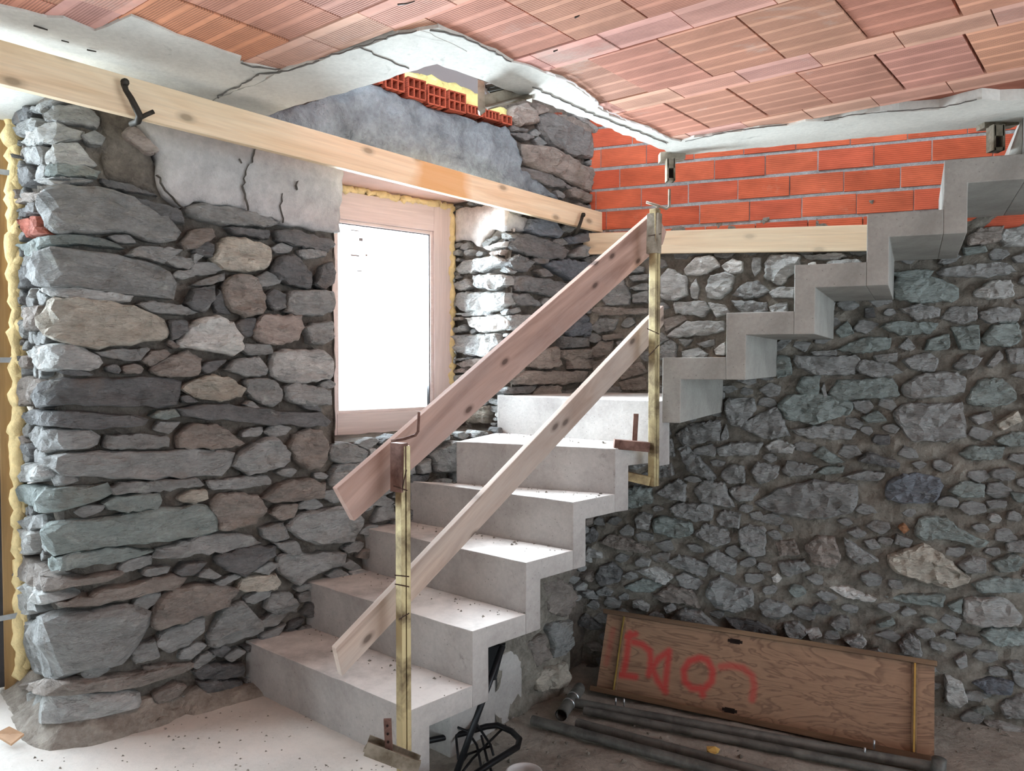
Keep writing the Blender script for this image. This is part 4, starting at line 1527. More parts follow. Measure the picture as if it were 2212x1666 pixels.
# printed marks on the glass
def marks():
    cu = bpy.data.curves.new('ce', 'FONT')
    cu.body = 'CE'
    cu.size = 0.028
    t = bpy.data.objects.new('ce', cu)
    COL.objects.link(t)
    dg = bpy.context.evaluated_depsgraph_get()
    me = bpy.data.meshes.new_from_object(t.evaluated_get(dg))
    bpy.data.objects.remove(t)
    s, h = sh_frame(764, 522)
    mt = Matrix.Translation(fp(s, h, FR_DEP - 0.0405)) @ (RW @ Matrix.Rotation(math.pi, 3, 'Z') @ Matrix.Rotation(math.pi / 2, 3, 'X')).to_4x4()
    # face the room, reading left to right
    x = Vector((-EL[0], -EL[1], 0)); z = Vector((NL[0], NL[1], 0)); y = z.cross(x)
    R = Matrix((x, y, z)).transposed().to_4x4()
    me.materials.clear(); me.materials.append(M['inkgrey'])
    o = bpy.data.objects.new('printed_mark', me)
    COL.objects.link(o)
    o.parent = win; o.matrix_parent_inverse = WM(win).inverted()
    o.matrix_basis = Matrix.Translation(fp(s, h, FR_DEP - 0.0405)) @ R
    for (u, v, w, hh) in ((788, 519, .022, .016), (775, 552, .05, .008), (800, 552, .012, .010), (785, 585, .03, .005), (775, 497, .05, .005)):
        s, h = sh_frame(u, v)
        fr_bar('printed_mark', s - w / 2, s + w / 2, h, h + hh, FR_DEP - 0.0412, FR_DEP - 0.0405, 'inkgrey', 0)
marks()
# expanding foam squeezed out around the frame
rf = random.Random(9)
def foam_rope(name, pts, r, parent, mat='foam', n=46, wob=0.35):
    pts = [Vector(p) for p in pts]
    L = [0]
    for a, b in zip(pts, pts[1:]):
        L.append(L[-1] + (b - a).length)
    q, rr = [], []
    for i in range(n + 1):
        d = L[-1] * i / n
        k = max(j for j in range(len(L) - 1) if L[j] <= d + 1e-9)
        t = (d - L[k]) / (L[k + 1] - L[k])
        p = pts[k].lerp(pts[k + 1], t)
        q.append(p + Vector((rf.uniform(-1, 1), rf.uniform(-1, 1), rf.uniform(-1, 1))) * r * wob)
        rr.append(r * rf.uniform(0.65, 1.35))
    m = MB().tube(q, rr, 10)
    for i, v in enumerate(m.v):
        m.v[i] = v + Vector((1, 1, 1)) * (0.25 * r * fbm(v.x * 40, v.y * 40, v.z * 40))
    return m.build(name, M[mat], parent, smooth=True)
foam_rope('foam_seal', [fp(fs_r - 0.006, fh_b + 0.02, FR_DEP - 0.012), fp(fs_r - 0.006, fh_t + 0.01, FR_DEP - 0.012)], 0.021, win, n=56)
foam_rope('foam_seal', [fp(fs_r - 0.006, fh_t + 0.012, FR_DEP - 0.012), fp(fs_l, fh_t + 0.012, FR_DEP - 0.012)], 0.020, win, n=46)
for v in (592, 821):
    P = on_frame(984, v)
    s, h = sh_frame(984, v)
    m = MB().box(fp(s - 0.004, h, FR_DEP + 0.012), (0.004, 0.055, 0.026), RW)
    for k in (-0.016, 0.0, 0.016):
        m.box(fp(s - 0.0015, h, FR_DEP + 0.012 + k), (0.003, 0.007, 0.007), RW)
    m.build('fixing_strap', M['galv'], win)

# ------------------------------------------------------------------ door frame at the left edge
D_S = WL.s0[-1]
def on_plane_F(u, v, dep=0.0):
    return on_vplane(u, v, F0 + NL * dep, EL)
def dpt(a, h, dep):
    """a: metres along the door plane from the right jamb's inner edge towards the left"""
    q = F0 + EL * a + NL * dep
    return Vector((q[0], q[1], h))
aj = float((on_plane_F(14, 700)[:2] - F0) @ EL)
hd_t = on_plane_F(20, 215)[2]
hd_b = on_plane_F(20, 1490)[2]
door = struct(MB().box(dpt(aj + 0.01, (hd_t + hd_b) / 2, 0), (0.055, 0.08, hd_t - hd_b), RW).build('door_1', M['doorwood'], mtx=Matrix.Translation(dpt(aj + 0.01, (hd_t + hd_b) / 2, 0)) @ (RW @ Matrix.Rotation(math.pi / 2, 3, 'Y')).to_4x4(), bevel=0.004))
door['label'] = 'raw timber door frame with foam at the left edge'
m = MB().box(dpt(aj + 0.50, hd_t - 0.03, 0), (1.0, 0.08, 0.06), RW)
m.build('frame_head', M['doorwood'], door, angle=WA)
MB().box(dpt(aj + 0.045, (hd_t + hd_b) / 2, 0.012), (0.018, 0.05, hd_t - hd_b - 0.06), RW).build('gasket', M['gasket'], door, angle=WA)
m = MB()
m.box(dpt(aj + 0.09, (hd_t + hd_b) / 2, -0.01), (0.07, 0.05, hd_t - hd_b - 0.08), RW)
m.box(dpt(aj + 0.95, (hd_t + hd_b) / 2, -0.01), (0.07, 0.05, hd_t - hd_b - 0.08), RW)
m.box(dpt(aj + 0.52, hd_b + 0.06, -0.01), (0.8, 0.05, 0.10), RW)
leaf = m.build('door_leaf', M['board'], door, angle=WA)
MB().box(dpt(aj + 0.52, (hd_t + hd_b) / 2 + 0.04, -0.01), (0.80, 0.006, hd_t - hd_b - 0.2), RW).build('pane', M['glass'], leaf, angle=WA)
a1 = float((on_plane_F(33, 700)[:2] - F0) @ EL)
for k in range(2):
    foam_rope('foam_seal', [dpt(a1 + 0.006 - 0.016 * k, hd_b + 0.03, 0.05), dpt(a1 + 0.006 - 0.016 * k, hd_t, 0.05)], 0.026, door, n=90, wob=0.3)
foam_rope('foam_seal', [dpt(a1, hd_t + 0.005, 0.02), dpt(a1 + 0.3, hd_t + 0.02, 0.02)], 0.02, door, n=14)
for v in (375, 778, 1331):
    P = Vector(on_plane_F(30, v, 0.06))
    m = MB().box(P, (0.11, 0.004, 0.022), RW)
    for k in (-0.03, 0.03):
        m.box(P + RW @ Vector((k, -0.003, 0)), (0.014, 0.003, 0.006), RW)
    m.build('fixing_strap', M['galv'], door)

# ------------------------------------------------------------------ brickwork above the stone on the right wall
def c5(x, y): return (1240 + x * .4394, 250 + y * .4394)
row_h = [WR.project(*c5(200, 465))[1], WR.project(*c5(200, 362))[1], WR.project(*c5(200, 260))[1]]
h3t, h2t, h1t = row_h
pitch = (h1t - h3t) / 2
print('brick pitch', pitch, row_h)
JO = {0: 835, 1: 940, 2: 1060, 3: 1120, 4: 1150}
YJ = {0: 170, 1: 240, 2: 350, 3: 440, 4: 520}
rb = random.Random(4)
m = MB()
bz0 = h2t - 2 * pitch - 0.02
m.prism([WR.world(0.0, bz0, 0.004), WR.world(4.6, bz0, 0.004), WR.world(4.6, bz0, -0.12), WR.world(0.0, bz0, -0.12)], (0, 0, top_h - bz0))
m.build('mortar_bed', M['mortar_b'], wall_right)
nb = 0
for r in range(-3, 5):
    top = h2t + (2 - r) * pitch - 0.007
    bot = top - pitch + 0.016
    sj = WR.project(*c5(JO.get(r, 900 + 110 * (r % 2)), YJ.get(r, 200)))[0]
    L = 0.268
    k = -10
    while True:
        a = sj + k * L
        k += 1
        if a > 3.4:
            break
        a0, a1_ = max(a + 0.002, 0.0), a + L - 0.002
        if a1_ - a0 < 0.03:
            continue
        d = 0.008 + rb.uniform(-0.003, 0.003)
        dz = rb.uniform(-0.002, 0.002)
        mm = MB().prism([WR.world(a0, bot + dz, d), WR.world(a1_, bot + dz, d + rb.uniform(-0.002, 0.002)), WR.world(a1_, bot + dz, -0.09), WR.world(a0, bot + dz, -0.09)], (0, 0, top - bot))
        o = mm.build('brick', M['brick'], wall_right, origin=WR.world((a0 + a1_) / 2, (bot + top) / 2, 0), angle=WR.angle(0.1), bevel=0.003)
        c = lin(rb.choice(((208, 102, 70), (200, 95, 66), (213, 108, 76), (195, 91, 64), (206, 100, 73))))
        o.color = (*c, 1)
        nb += 1

# ------------------------------------------------------------------ upper storey seen through the opening: hollow bricks, wool, grey panel
def hollow_row(pix_list):
    for (u0, v0, u1, v1, rows, cells) in pix_list:
        (s0, h0), (s1, h1) = WL.project(u0, v0), WL.project(u1, v1)
        lo, hi = min(s0, s1), max(s0, s1)
        hb = (h0 + h1) / 2
        hh = 0.075 * rows / 1.0 * (hi - lo) / (0.075 * cells) if False else 0.048 * rows
        m = MB()
        t = 0.007
        w = hi - lo
        cw = (w - t) / cells; chh = (hh - t) / rows
        for i in range(cells + 1):
            s = lo + t / 2 + cw * i
            m.box(WL.world(s, hb + hh / 2, -0.03), (t, 0.16, hh), RW)
        for j in range(rows + 1):
            h = hb + t / 2 + chh * j
            m.box(WL.world((lo + hi) / 2, h, -0.03), (w, 0.16, t), RW)
        m.box(WL.world((lo + hi) / 2, hb + hh / 2, -0.10), (w, 0.01, hh), RW)
        o = m.build('hollow_brick', M['brick'], wall_left, angle=WA)
        o.color = (*lin((176, 88, 66)), 1)
hollow_row([(796, 181, 815, 190, 1, 1), (820, 194, 862, 208, 2, 3), (869, 212, 908, 227, 2, 3), (912, 229, 951, 240, 2, 3), (957, 241, 994, 251, 2, 3), (997, 250, 1031, 259, 1, 4), (1035, 260, 1066, 268, 1, 4), (1072, 270, 1093, 277, 1, 2)])
wl_ = c4((800, 200), (960, 160), (1100, 190), (1250, 240), (1420, 320), (1620, 425), (1580, 480), (1500, 470), (1300, 400), (1050, 300), (930, 255))
slab_on(WL, wl_, -0.06, 0.012, 'insulation_strip', 'wool', wall_left, bump=0.02, freq=16)
gp = c4((930, 170), (980, 140), (1120, 100), (1400, 210), (1480, 330), (1420, 330), (1200, 240), (1080, 190))
gp_poly = to_surf(WL, gp)
MB().prism([WL.world(s, h, -0.03) for s, h in gp_poly], (0.03 * NL[0], 0.03 * NL[1], 0)).build('grey_panel', M['board'], wall_left)

# ------------------------------------------------------------------ concrete staircase
RISE = 0.2
def P2(u, v, k): return on_z(u, v, RISE * k)[:2]
Rn = [P2(888, 1535, 1), P2(1020, 1364, 2), P2(1136, 1216, 3), P2(1239, 1085, 4)]
A = np.array([[1, i] for i in range(4)], float)
co = np.linalg.lstsq(A, np.array(Rn), rcond=None)[0]
gR = co[1]
Rn = {k: co[0] + gR * (k - 1) for k in range(1, 6)}
Rn[5] = np.array([Rn[5][0], Rn[5][1]])
Ln = {1: P2(530, 1384, 1), 2: P2(660, 1256, 2), 3: P2(778, 1138, 3), 4: P2(886, 1039, 4)}
Ln[5] = P2(986, 954, 5)
N7 = np.array([0.692, 3.55]); gU = np.array([0.266, -0.099])
Rn[6] = np.array([0.680, 3.535])
q6 = ray(1067, 862)
Ln[6] = Ln[5] + (Ln[5] - Ln[3]) / 2 * 1.0
Ln[6] = Rn[6] + np.array([-0.76, 0.60])
Rn[7] = Rn[6] + gR; Ln[7] = Ln[6] + gR
print('glass s', gs_r, gs_l, gh_b, g_top, 'fr', FR_DEP)
print('stairs R', {k: v.round(2) for k, v in Rn.items()}, 'L', {k: v.round(2) for k, v in Ln.items()})
stair = thing('concrete_staircase', 'raw grey cast concrete staircase turning at a landing below the window', 'staircase', (float(Rn[1][0]), float(Rn[1][1]), 0))
def step_mesh(a0, a1, b0, b1, k, th, t, last=False, bottom=None):
    """L-shaped step between its own nose line a0-a1 and the next riser line b0-b1 (plan), 0 = near end, 1 = far end"""
    zt, zb = RISE * k, RISE * (k - 1)
    low = zb - th if bottom is None else bottom
    g = np.linalg.norm(b0 - a0)
    prof = [(0, low), (0, zt), (1, zt), (1, zt - th), (t / g, zt - th), (t / g, low)]
    m = MB()
    NN = 14
    for i in range(NN + 1):
        w = i / NN
        for f, z in prof:
            pa = a0 + (a1 - a0) * w
            pb = b0 + (b1 - b0) * w
            q = pa + (pb - pa) * f
            e = 0.0018 * fbm(q[0] * 14, q[1] * 14, z * 14)
            m.v.append(Vector((q[0] + e, q[1] + e, z + (e if f == 0 or z == zt else 0))))
    n = len(prof)
    for i in range(NN):
        for j in range(n):
            a, b = i * n + j, i * n + (j + 1) % n
            m.f.append((a, b, b + n, a + n))
    m.f.append(tuple(range(n)))
    m.f.append(tuple(NN * n + j for j in range(n - 1, -1, -1)))
    return m
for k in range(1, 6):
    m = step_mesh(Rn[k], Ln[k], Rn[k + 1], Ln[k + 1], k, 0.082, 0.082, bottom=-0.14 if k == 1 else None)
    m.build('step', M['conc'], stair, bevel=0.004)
# landing: riser 6 and the slab back to both walls
wn = np.array([0.358, 0.934])
wd = np.array([0.463, 0.886])
def far_end(p):
    """where the step's far end meets the right wall"""
    t = np.linalg.solve(np.array([wd, -ER]).T, C0 - wn * 0.005 - p)[0]
    return p + wd * t
FARU = 0.86
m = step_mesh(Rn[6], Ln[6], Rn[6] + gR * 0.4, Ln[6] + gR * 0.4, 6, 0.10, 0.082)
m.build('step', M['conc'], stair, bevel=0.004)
land = [Rn[6] + gR * 0.02, N7 + np.array([0.02, 0.02]), far_end(N7), C0 + np.array([0.0, 0.03]), C0 + EL * 0.55 + np.array([-0.03, 0.03]), Ln[6] + gR * 0.02]
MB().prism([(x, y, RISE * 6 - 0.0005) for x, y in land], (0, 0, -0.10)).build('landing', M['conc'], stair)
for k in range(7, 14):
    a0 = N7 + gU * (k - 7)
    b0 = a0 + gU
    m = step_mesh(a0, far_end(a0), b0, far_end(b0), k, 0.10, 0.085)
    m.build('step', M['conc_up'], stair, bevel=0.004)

# pieces under the stair
eS = (Rn[4] - Rn[1]) / np.linalg.norm(Rn[4] - Rn[1])
nS = np.array([-eS[1], eS[0]])
f_a = on_z(1040, 1594, DIRT)[:2]; f_b = on_z(1236, 1480, DIRT)[:2]
eF = (f_b - f_a) / np.linalg.norm(f_b - f_a)
f_0 = f_a - eF * 0.22
nF = np.array([-eF[1], eF[0]])
top_f = on_vplane(1090, 1470, f_a, eF)[2]
top_f2 = on_vplane(1130, 1390, f_a, eF)[2]
m = MB()
fe = f_a + eF * (float((on_vplane(1128, 1450, f_a, eF)[:2] - f_a) @ eF))
m.prism([(*f_0, DIRT - 0.05), (*fe, DIRT - 0.05), (*fe, top_f2), (*f_0, top_f2 - 0.05)], (nF[0] * 0.5, nF[1] * 0.5, 0))
o = m.build('concrete_footing', M['conc'], bevel=0.01)
tag(o, 'low grey concrete footing block beneath the bottom steps', 'footing')
rub = thing('rubble_pier', 'rough mortared rubble pier propping the steps from below', 'pier', (float(f_b[0]), float(f_b[1]), DIRT))
pb = [(*(fe - eF * 0.12), DIRT - 0.05), (*f_b, DIRT - 0.05)]
PS = Surf([fe - eF * 0.22, f_b - eF * 0.02, f_b + nF * 0.55])
PS.n = [np.array([eF[1], -eF[0]]), eF.copy()]
h_top = on_vplane(1200, 1245, f_a, eF)[2]
m = grid_wall('pier', PS, 0, PS.s0[-1], DIRT - 0.05, h_top + 0.05, 0.03, None, 0.035, 0.0, seed=9.0, freq=7)
m.build('rubble_core', M['mortar_r'], rub, smooth=False)
for pix, col in (([(1172, 1262), (1200, 1248), (1228, 1262), (1232, 1300), (1210, 1330), (1178, 1320)], 'B'), ([(1180, 1350), (1225, 1340), (1230, 1400), (1195, 1420)], 'G'), ([(1140, 1390), (1170, 1370), (1185, 1420), (1150, 1440)], 'B'), ([(1150, 1455), (1220, 1430), (1226, 1480), (1160, 1490)], 'T')):
    put_stone(to_surf(PS, pix), PS, col, rub, thick=0.03)

# ------------------------------------------------------------------ timber boards
def board_on(name, pa, pb, h, th, mat, label, cat, up=(0, 0, 1), bevel=0.003):
    m, mt = bar(pa, pb, th, h, up)
    o = m.build(name, M[mat], mtx=mt, bevel=bevel)
    return tag(o, label, cat)
# long pine board along the window wall
bdir = np.array([-math.sin(math.radians(43.0)), -math.cos(math.radians(43.0))])
bn = np.array([math.cos(math.radians(43.0)), -math.sin(math.radians(43.0))])
bp = C0 + NL * 0.075 - EL * 0.0
bt0, bb0 = on_vplane(1306, 460, bp, bdir), on_vplane(1306, 503, bp, bdir)
bt1, bb1 = on_vplane(0, 85, bp, bdir), on_vplane(0, 180, bp, bdir)
print('board', bt0.round(2), bb0.round(2), bt1.round(2), bb1.round(2))
ext = 0.25
def lerp(a, b, t): return a + (b - a) * t
bt1, bb1 = lerp(bt0, bt1, 1 + ext), lerp(bb0, bb1, 1 + ext)
th = np.array([bn[0], bn[1], 0]) * -0.032
m = MB().prism([bt0, bb0, bb1, bt1], th)
mt = frame_x((bt1 + bb1) / 2, (bt0 + bb0) / 2)
pine = m.build('pine_board', M['pine'], mtx=mt, bevel=0.003)
tag(pine, 'long fresh pine board with an orange stretch running above the window', 'board')
# shorter board on the right wall
q0, q1 = WR.project(1265, 507), WR.project(1876, 489)
q2, q3 = WR.project(1265, 552), WR.project(1876, 545)
P0, P1, P2_, P3 = (WR.world(s, h, 0.055) for s, h in (q0, q1, q3, q2))
m = MB().prism([P0, P1, P2_, P3], tuple(-0.028 * np.array([*WR.n[0], 0])))
tag(m.build('pine_board', M['pine2'], mtx=frame_x((P0 + P3) / 2, (P1 + P2_) / 2), bevel=0.003), 'shorter pale board fixed level under the red brickwork', 'board')

# ------------------------------------------------------------------ guard rail: two posts with clamps, two old planks
g1 = Rn[1] + np.array([-0.03, 0.0])
gdir = (Rn[6] - Rn[1]) / np.linalg.norm(Rn[6] - Rn[1])
gn = np.array([-gdir[1], gdir[0]])            # to the left, away from the camera's right
pl_p = Rn[1] + gn * 0.03
def onp(u, v): return on_vplane(u, v, pl_p, gdir)
def plank(name, quad_px, th, mat, label):
    a = [Vector(onp(*q)) for q in quad_px]      # upper-left, upper-right, lower-right, lower-left
    nrm = (a[1] - a[0]).cross(a[3] - a[0]).normalized()
    if nrm.dot(Vector((gn[0], gn[1], 0))) < 0:
        nrm = -nrm
    m = MB().prism(a, nrm * th)
    mt = frame_x((a[0] + a[-1]) / 2, (a[1] + a[2]) / 2)
    o = m.build(name, M[mat], mtx=mt, bevel=0.003)
    return tag(o, label, 'plank', 'guard rail planks')
plank('guard_plank', [(728, 1056), (1416, 456), (1440, 500), (1432, 528), (766, 1126)], 0.030, 'old1', 'upper weathered pinkish plank of the stair guard rail')
plank('guard_plank', [(726, 1402), (1400, 690), (1434, 660), (1434, 700), (1398, 752), (740, 1462)], 0.030, 'old2', 'lower greyish plank of the stair guard rail')

def guard_post(base, top_z, bot_z, label, front):
    ang = math.atan2(gdir[1], gdir[0])
    R = Matrix.Rotation(ang, 3, 'Z')
    t = thing('guard_post', label, 'guard post', (float(base[0]), float(base[1]), bot_z), 'guard rail posts')
    b = Vector((base[0], base[1], 0))
    w, d = 0.036, 0.034
    zc, L = (top_z + bot_z) / 2, top_z - bot_z
    m = MB()
    # two U profiles back to back leave a slot down the middle
    m.box(b + R @ Vector((-0.010, 0, zc)), (0.016, d, L), R)
    m.box(b + R @ Vector((0.010, 0, zc)), (0.016, d, L), R)
    m.box(b + R @ Vector((0, 0.004, zc)), (0.006, d * 0.6, L), R)
    m.build('post', M['zinc'], t, angle=ang, bevel=0.001)
    return t, b, R, ang
# front post, clamped to the first step
fb = np.array([*(on_y(870, 1000, float(Rn[1][1]) - 0.075)[:2])])
tz = on_y(865, 963, fb[1])[2]
t, b, R, ang = guard_post(fb, tz, 0.02, 'front brass-coloured guard post clamped to the bottom step', True)
def yb(u, v, y): return Vector(on_y(u, v, y))
y0 = fb[1]
m, mt = bar(yb(862, 957, y0), yb(862, 1062, y0), 0.05, 0.030, (0.6, 0.8, 0))
m.build('plank_holder', M['rust'], t, mtx=mt)
m = MB().tube([yb(845, 953, y0 - 0.02), yb(875, 948, y0 - 0.02), yb(898, 940, y0 - 0.02), yb(903, 932, y0 - 0.02), yb(905, 890, y0 - 0.02)], 0.005, 8)
m.build('bent_rod', M['rust'], t, smooth=True)
m, mt = bar(yb(790, 1612, y0 - 0.10), yb(905, 1655, y0 - 0.12), 0.05, 0.012)
m.v += []
m2, _ = bar(yb(790, 1618, y0 - 0.125), yb(905, 1662, y0 - 0.145), 0.004, 0.045)
m.add(m2.v, m2.f)
m2, _ = bar(yb(795, 1600, y0 - 0.075), yb(905, 1645, y0 - 0.095), 0.004, 0.040)
m.add(m2.v, m2.f)
chn = m.build('clamp_channel', M['clampmetal'], t)
m = MB()
pa, pb_ = yb(837, 1553, y0 - 0.09), yb(841, 1640, y0 - 0.09)
m2, mt = bar(pa, pb_, 0.024, 0.007, (0.0, 1, 0))
cbar = m2.build('clamp_bar', M['rust'], chn, mtx=mt)
m = MB()
for k in range(4):
    c = pa.lerp(pb_, 0.15 + 0.2 * k) + Vector((0, -0.006, 0))
    m.tube([c, c + Vector((0, -0.003, 0))], 0.004, 8)
m.build('peg_hole', M['void'], t)
for (u0, v0, u1, v1) in ((850, 1050, 880, 1060), (853, 1243, 884, 1246), (853, 1262, 884, 1268), (862, 1338, 884, 1325), (868, 1062, 878, 1015)):
    m = MB()
    P, Q = yb(u0, v0, y0 - 0.022), yb(u1, v1, y0 - 0.022)
    m.tube([P, P.lerp(Q, 0.5) + Vector((0, -0.003, 0.001)), Q], 0.0022, 6)
    m.build('tie_wire', M['wire'], t)

# back post, clamped to the landing edge
bb = np.array([*(on_y(1413, 800, float(Rn[6][1]) - 0.115)[:2])])
y1 = bb[1]
tz = on_y(1415, 452, y1)[2]; bz = on_y(1408, 1050, y1)[2]
t, b, R, ang = guard_post(bb, tz, bz, 'back brass-coloured guard post clamped to the landing edge', False)
m, mt = bar(yb(1414, 462, y1), yb(1412, 548, y1), 0.055, 0.036, (0.6, 0.8, 0))
m.build('plank_holder', M['clampmetal'], t, mtx=mt)
m = MB().tube([yb(1396, 437, y1), yb(1420, 444, y1), yb(1440, 451, y1), yb(1446, 447, y1), yb(1446, 409, y1)], 0.006, 8)
m.tube([yb(1420, 444, y1), yb(1420, 458, y1)], 0.006, 8)
m.build('bent_rod', M['clampmetal'], t, smooth=True)
m, mt = bar(yb(1326, 959, y1 - 0.02), yb(1402, 966, y1 - 0.02), 0.04, 0.042)
m.build('clamp_channel', M['rust'], t, mtx=mt, bevel=0.002)
m, mt = bar(yb(1350, 1027, y1 + 0.02), yb(1404, 1040, y1), 0.03, 0.040)
m.build('clamp_arm', M['zinc'], t, mtx=mt, bevel=0.002)
m, mt = bar(yb(1374, 894, y1 + 0.015), yb(1371, 952, y1 + 0.015), 0.022, 0.007, (0, 1, 0))
m.build('clamp_bar', M['rust'], t, mtx=mt)
for (u0, v0, u1, v1) in ((1400, 510, 1428, 505), (1400, 770, 1424, 745), (1398, 710, 1424, 722)):
    P, Q = yb(u0, v0, y1 - 0.022), yb(u1, v1, y1 - 0.022)
    MB().tube([P, P.lerp(Q, 0.5), Q], 0.0022, 6).build('tie_wire', M['wire'], t)

# ------------------------------------------------------------------ iron holdfasts gripping the long board
def boardpt(u, v, off): 
    return Vector(on_vplane(u, v, bp + bn * off, bdir))
def hook(label, pts, r, pts2, head):
    t = thing('iron_holdfast', label, 'iron hook', tuple(boardpt(*pts[-1])), 'iron hooks holding the long board')
    MB().tube([boardpt(*p) for p in pts], r, 10).build('arm', M['iron'], t, smooth=True)
    if pts2:
        MB().tube([boardpt(*p) for p in pts2], r[0] * 0.7, 8).build('spur', M['iron'], t, smooth=True)
    c = boardpt(*head)
    MB().tube([c + Vector((0, 0, 0.005)), c + Vector((bn[0] * .012, bn[1] * .012, 0.002)), c + Vector((bn[0] * .016, bn[1] * .016, 0))], [0.012, 0.013, 0.004], 10).build('tip', M['iron'], t, smooth=True)
hook('large dark iron hook gripping the long board near the door', [(268, 181, .02), (272, 195, .03), (283, 212, .035), (293, 232, .035), (302, 250, .03), (298, 262, .01), (284, 268, -.06)], [0.011, 0.009, 0.010, 0.011, 0.012, 0.011, 0.010],
     [(304, 254, .03), (318, 247, .04), (332, 241, .045)], (268, 181, .02))
hook('small iron hook gripping the far end of the long board', [(1258, 467, .02), (1255, 478, .03), (1250, 492, .03), (1245, 502, .02), (1238, 508, -.06)], [0.010, 0.009, 0.010, 0.011, 0.010], None, (1258, 466, .02))

# ------------------------------------------------------------------ formwork clamps left on the ceiling edge
t = thing('formwork_clamp', 'large open steel clamp hanging at the opening edge above the insulation', 'clamp', tuple(on_z(1090, 190, CEIL)), 'formwork clamps at the ceiling edge')
yc = float(on_z(1040, 180, CEIL)[1]) + 0.05
def yq(u, v, d=0): return Vector(on_y(u, v, yc + d))
def plate(pix, d, thick, name, mat, par):
    m = MB().prism([yq(u, v, d) for u, v in pix], (0, thick, 0))
    return m.build(name, M[mat], par, bevel=0.001)
plate([(1032, 172), (1046, 176), (1048, 232), (1036, 241), (1032, 238)], 0.0, 0.05, 'side_plate', 'clampmetal', t)
plate([(1138, 180), (1150, 184), (1150, 212), (1138, 208)], 0.06, 0.05, 'side_plate', 'clampmetal', t)
m = MB().prism([yq(1040, 206, 0), yq(1140, 182, 0.06), yq(1140, 207, 0.06), yq(1046, 234, 0)], (0.0, 0.006, 0))
m.prism([yq(1046, 232, -0.0), yq(1140, 206, 0.06), yq(1150, 212, 0.0), yq(1054, 238, -0.06)], (0, 0, 0.006))
m.build('channel', M['clampmetal'], t)
for k, (va, vb) in enumerate(((187, 172), (194, 178), (200, 183))):
    MB().tube([yq(1050 + 4 * k, va, 0.02 * k), yq(1132, vb, 0.06 + 0.02 * k)], 0.008, 8).build('screw', M['iron'], t, smooth=True)
def small_clamp(u, v, w, hgt, label, y):
    t = thing('formwork_clamp', label, 'clamp', tuple(on_y(u, v, y)), 'formwork clamps at the ceiling edge')
    P = lambda a, b, d=0: Vector(on_y(u + a * w, v + b * hgt, y + d))
    MB().prism([P(-.9, -.15), P(1.2, -.25), P(1.2, .12), P(-.9, .22)], (0, 0.06, 0)).build('jaw', M['clampmetal'], t, bevel=0.004)
    m = MB()
    for a in (-.28, .28):
        m.prism([P(a - .07, .1, -.03), P(a + .07, .1, -.03), P(a + .07, 1.0, -.03), P(a - .07, 1.0, -.03)], (0, 0.05, 0))
    m.prism([P(-.28, .90, -.03), P(.28, .90, -.03), P(.28, 1.0, -.03), P(-.28, 1.0, -.03)], (0, 0.05, 0))
    m.prism([P(-.28, .12, -.03), P(.28, .12, -.03), P(.28, .5, -.03), P(-.28, .5, -.03)], (0, 0.05, 0))
    m.build('stirrup', M['clampmetal'], t)
    MB().prism([P(-.2, .5, -.005), P(.2, .5, -.005), P(.2, .9, -.005), P(-.2, .9, -.005)], (0, 0.02, 0)).build('slot', M['void'], t)
small_clamp(1450, 336, 26, 54, 'small steel clamp hanging from the corner of the concrete band', float(on_z(1450, 330, CEIL)[1]) - 0.02)
small_clamp(2159, 262, 36, 62, 'dark steel clamp hanging near the right end of the concrete band', float(on_z(2159, 268, CEIL)[1]) - 0.05)

# pale prop tube standing at the top of the stairs
y_p = float((N7 + gU * 5)[1]) + 0.15
m = MB().tube([on_y(2188, 352, y_p), on_y(2262, 150, y_p)], 0.026, 16)
tag(m.build('prop_tube', M['soffit'], smooth=True), 'pale slanting prop at the top of the staircase', 'prop')

# ------------------------------------------------------------------ leaning wardrobe panel with red spray paint
LB, RB = on_z(1288, 1490, DIRT + 0.015), on_z(2018, 1643, DIRT + 0.015)
px = Vector(RB - LB).normalized()
pl_len = (Vector(RB) - Vector(LB)).length
Ltop = on_vplane(1312, 1322, LB[:2] + np.array([-(-px.y), -px.x]) * 0 + np.array([0.06, 0.17]), np.array([px.x, px.y]))
up_v = Vector(Ltop) - Vector(LB)
up_v = up_v - px * up_v.dot(px)
pw = up_v.length
pu = up_v.normalized()
pn = px.cross(pu).normalized()
if pn.y > 0:
    pn = -pn
print('panel', pl_len, pw, 'LB', LB.round(2), 'RB', RB.round(2), 'top', Ltop.round(2))
RPm = Matrix((px, pn, pu)).transposed()       # local x along, y out of the face, z up
def pp(a, c, d=0.0): return Vector(LB) + px * a + pu * c + pn * d
def panel_px(u, v):
    """pixel -> panel coordinates"""
    d = Vector(ray(u, v)); o = Vector(O3)
    lam = (Vector(LB) - o).dot(pn) / d.dot(pn)
    q = o + d * lam - Vector(LB)
    return q.dot(px), q.dot(pu)
t = thing('leaning_panel', 'brown veneered panel with red sprayed letters leaning on the stone wall', 'panel', tuple(LB))
mtp = Matrix.Translation(pp(pl_len / 2, pw / 2)) @ RPm.to_4x4()
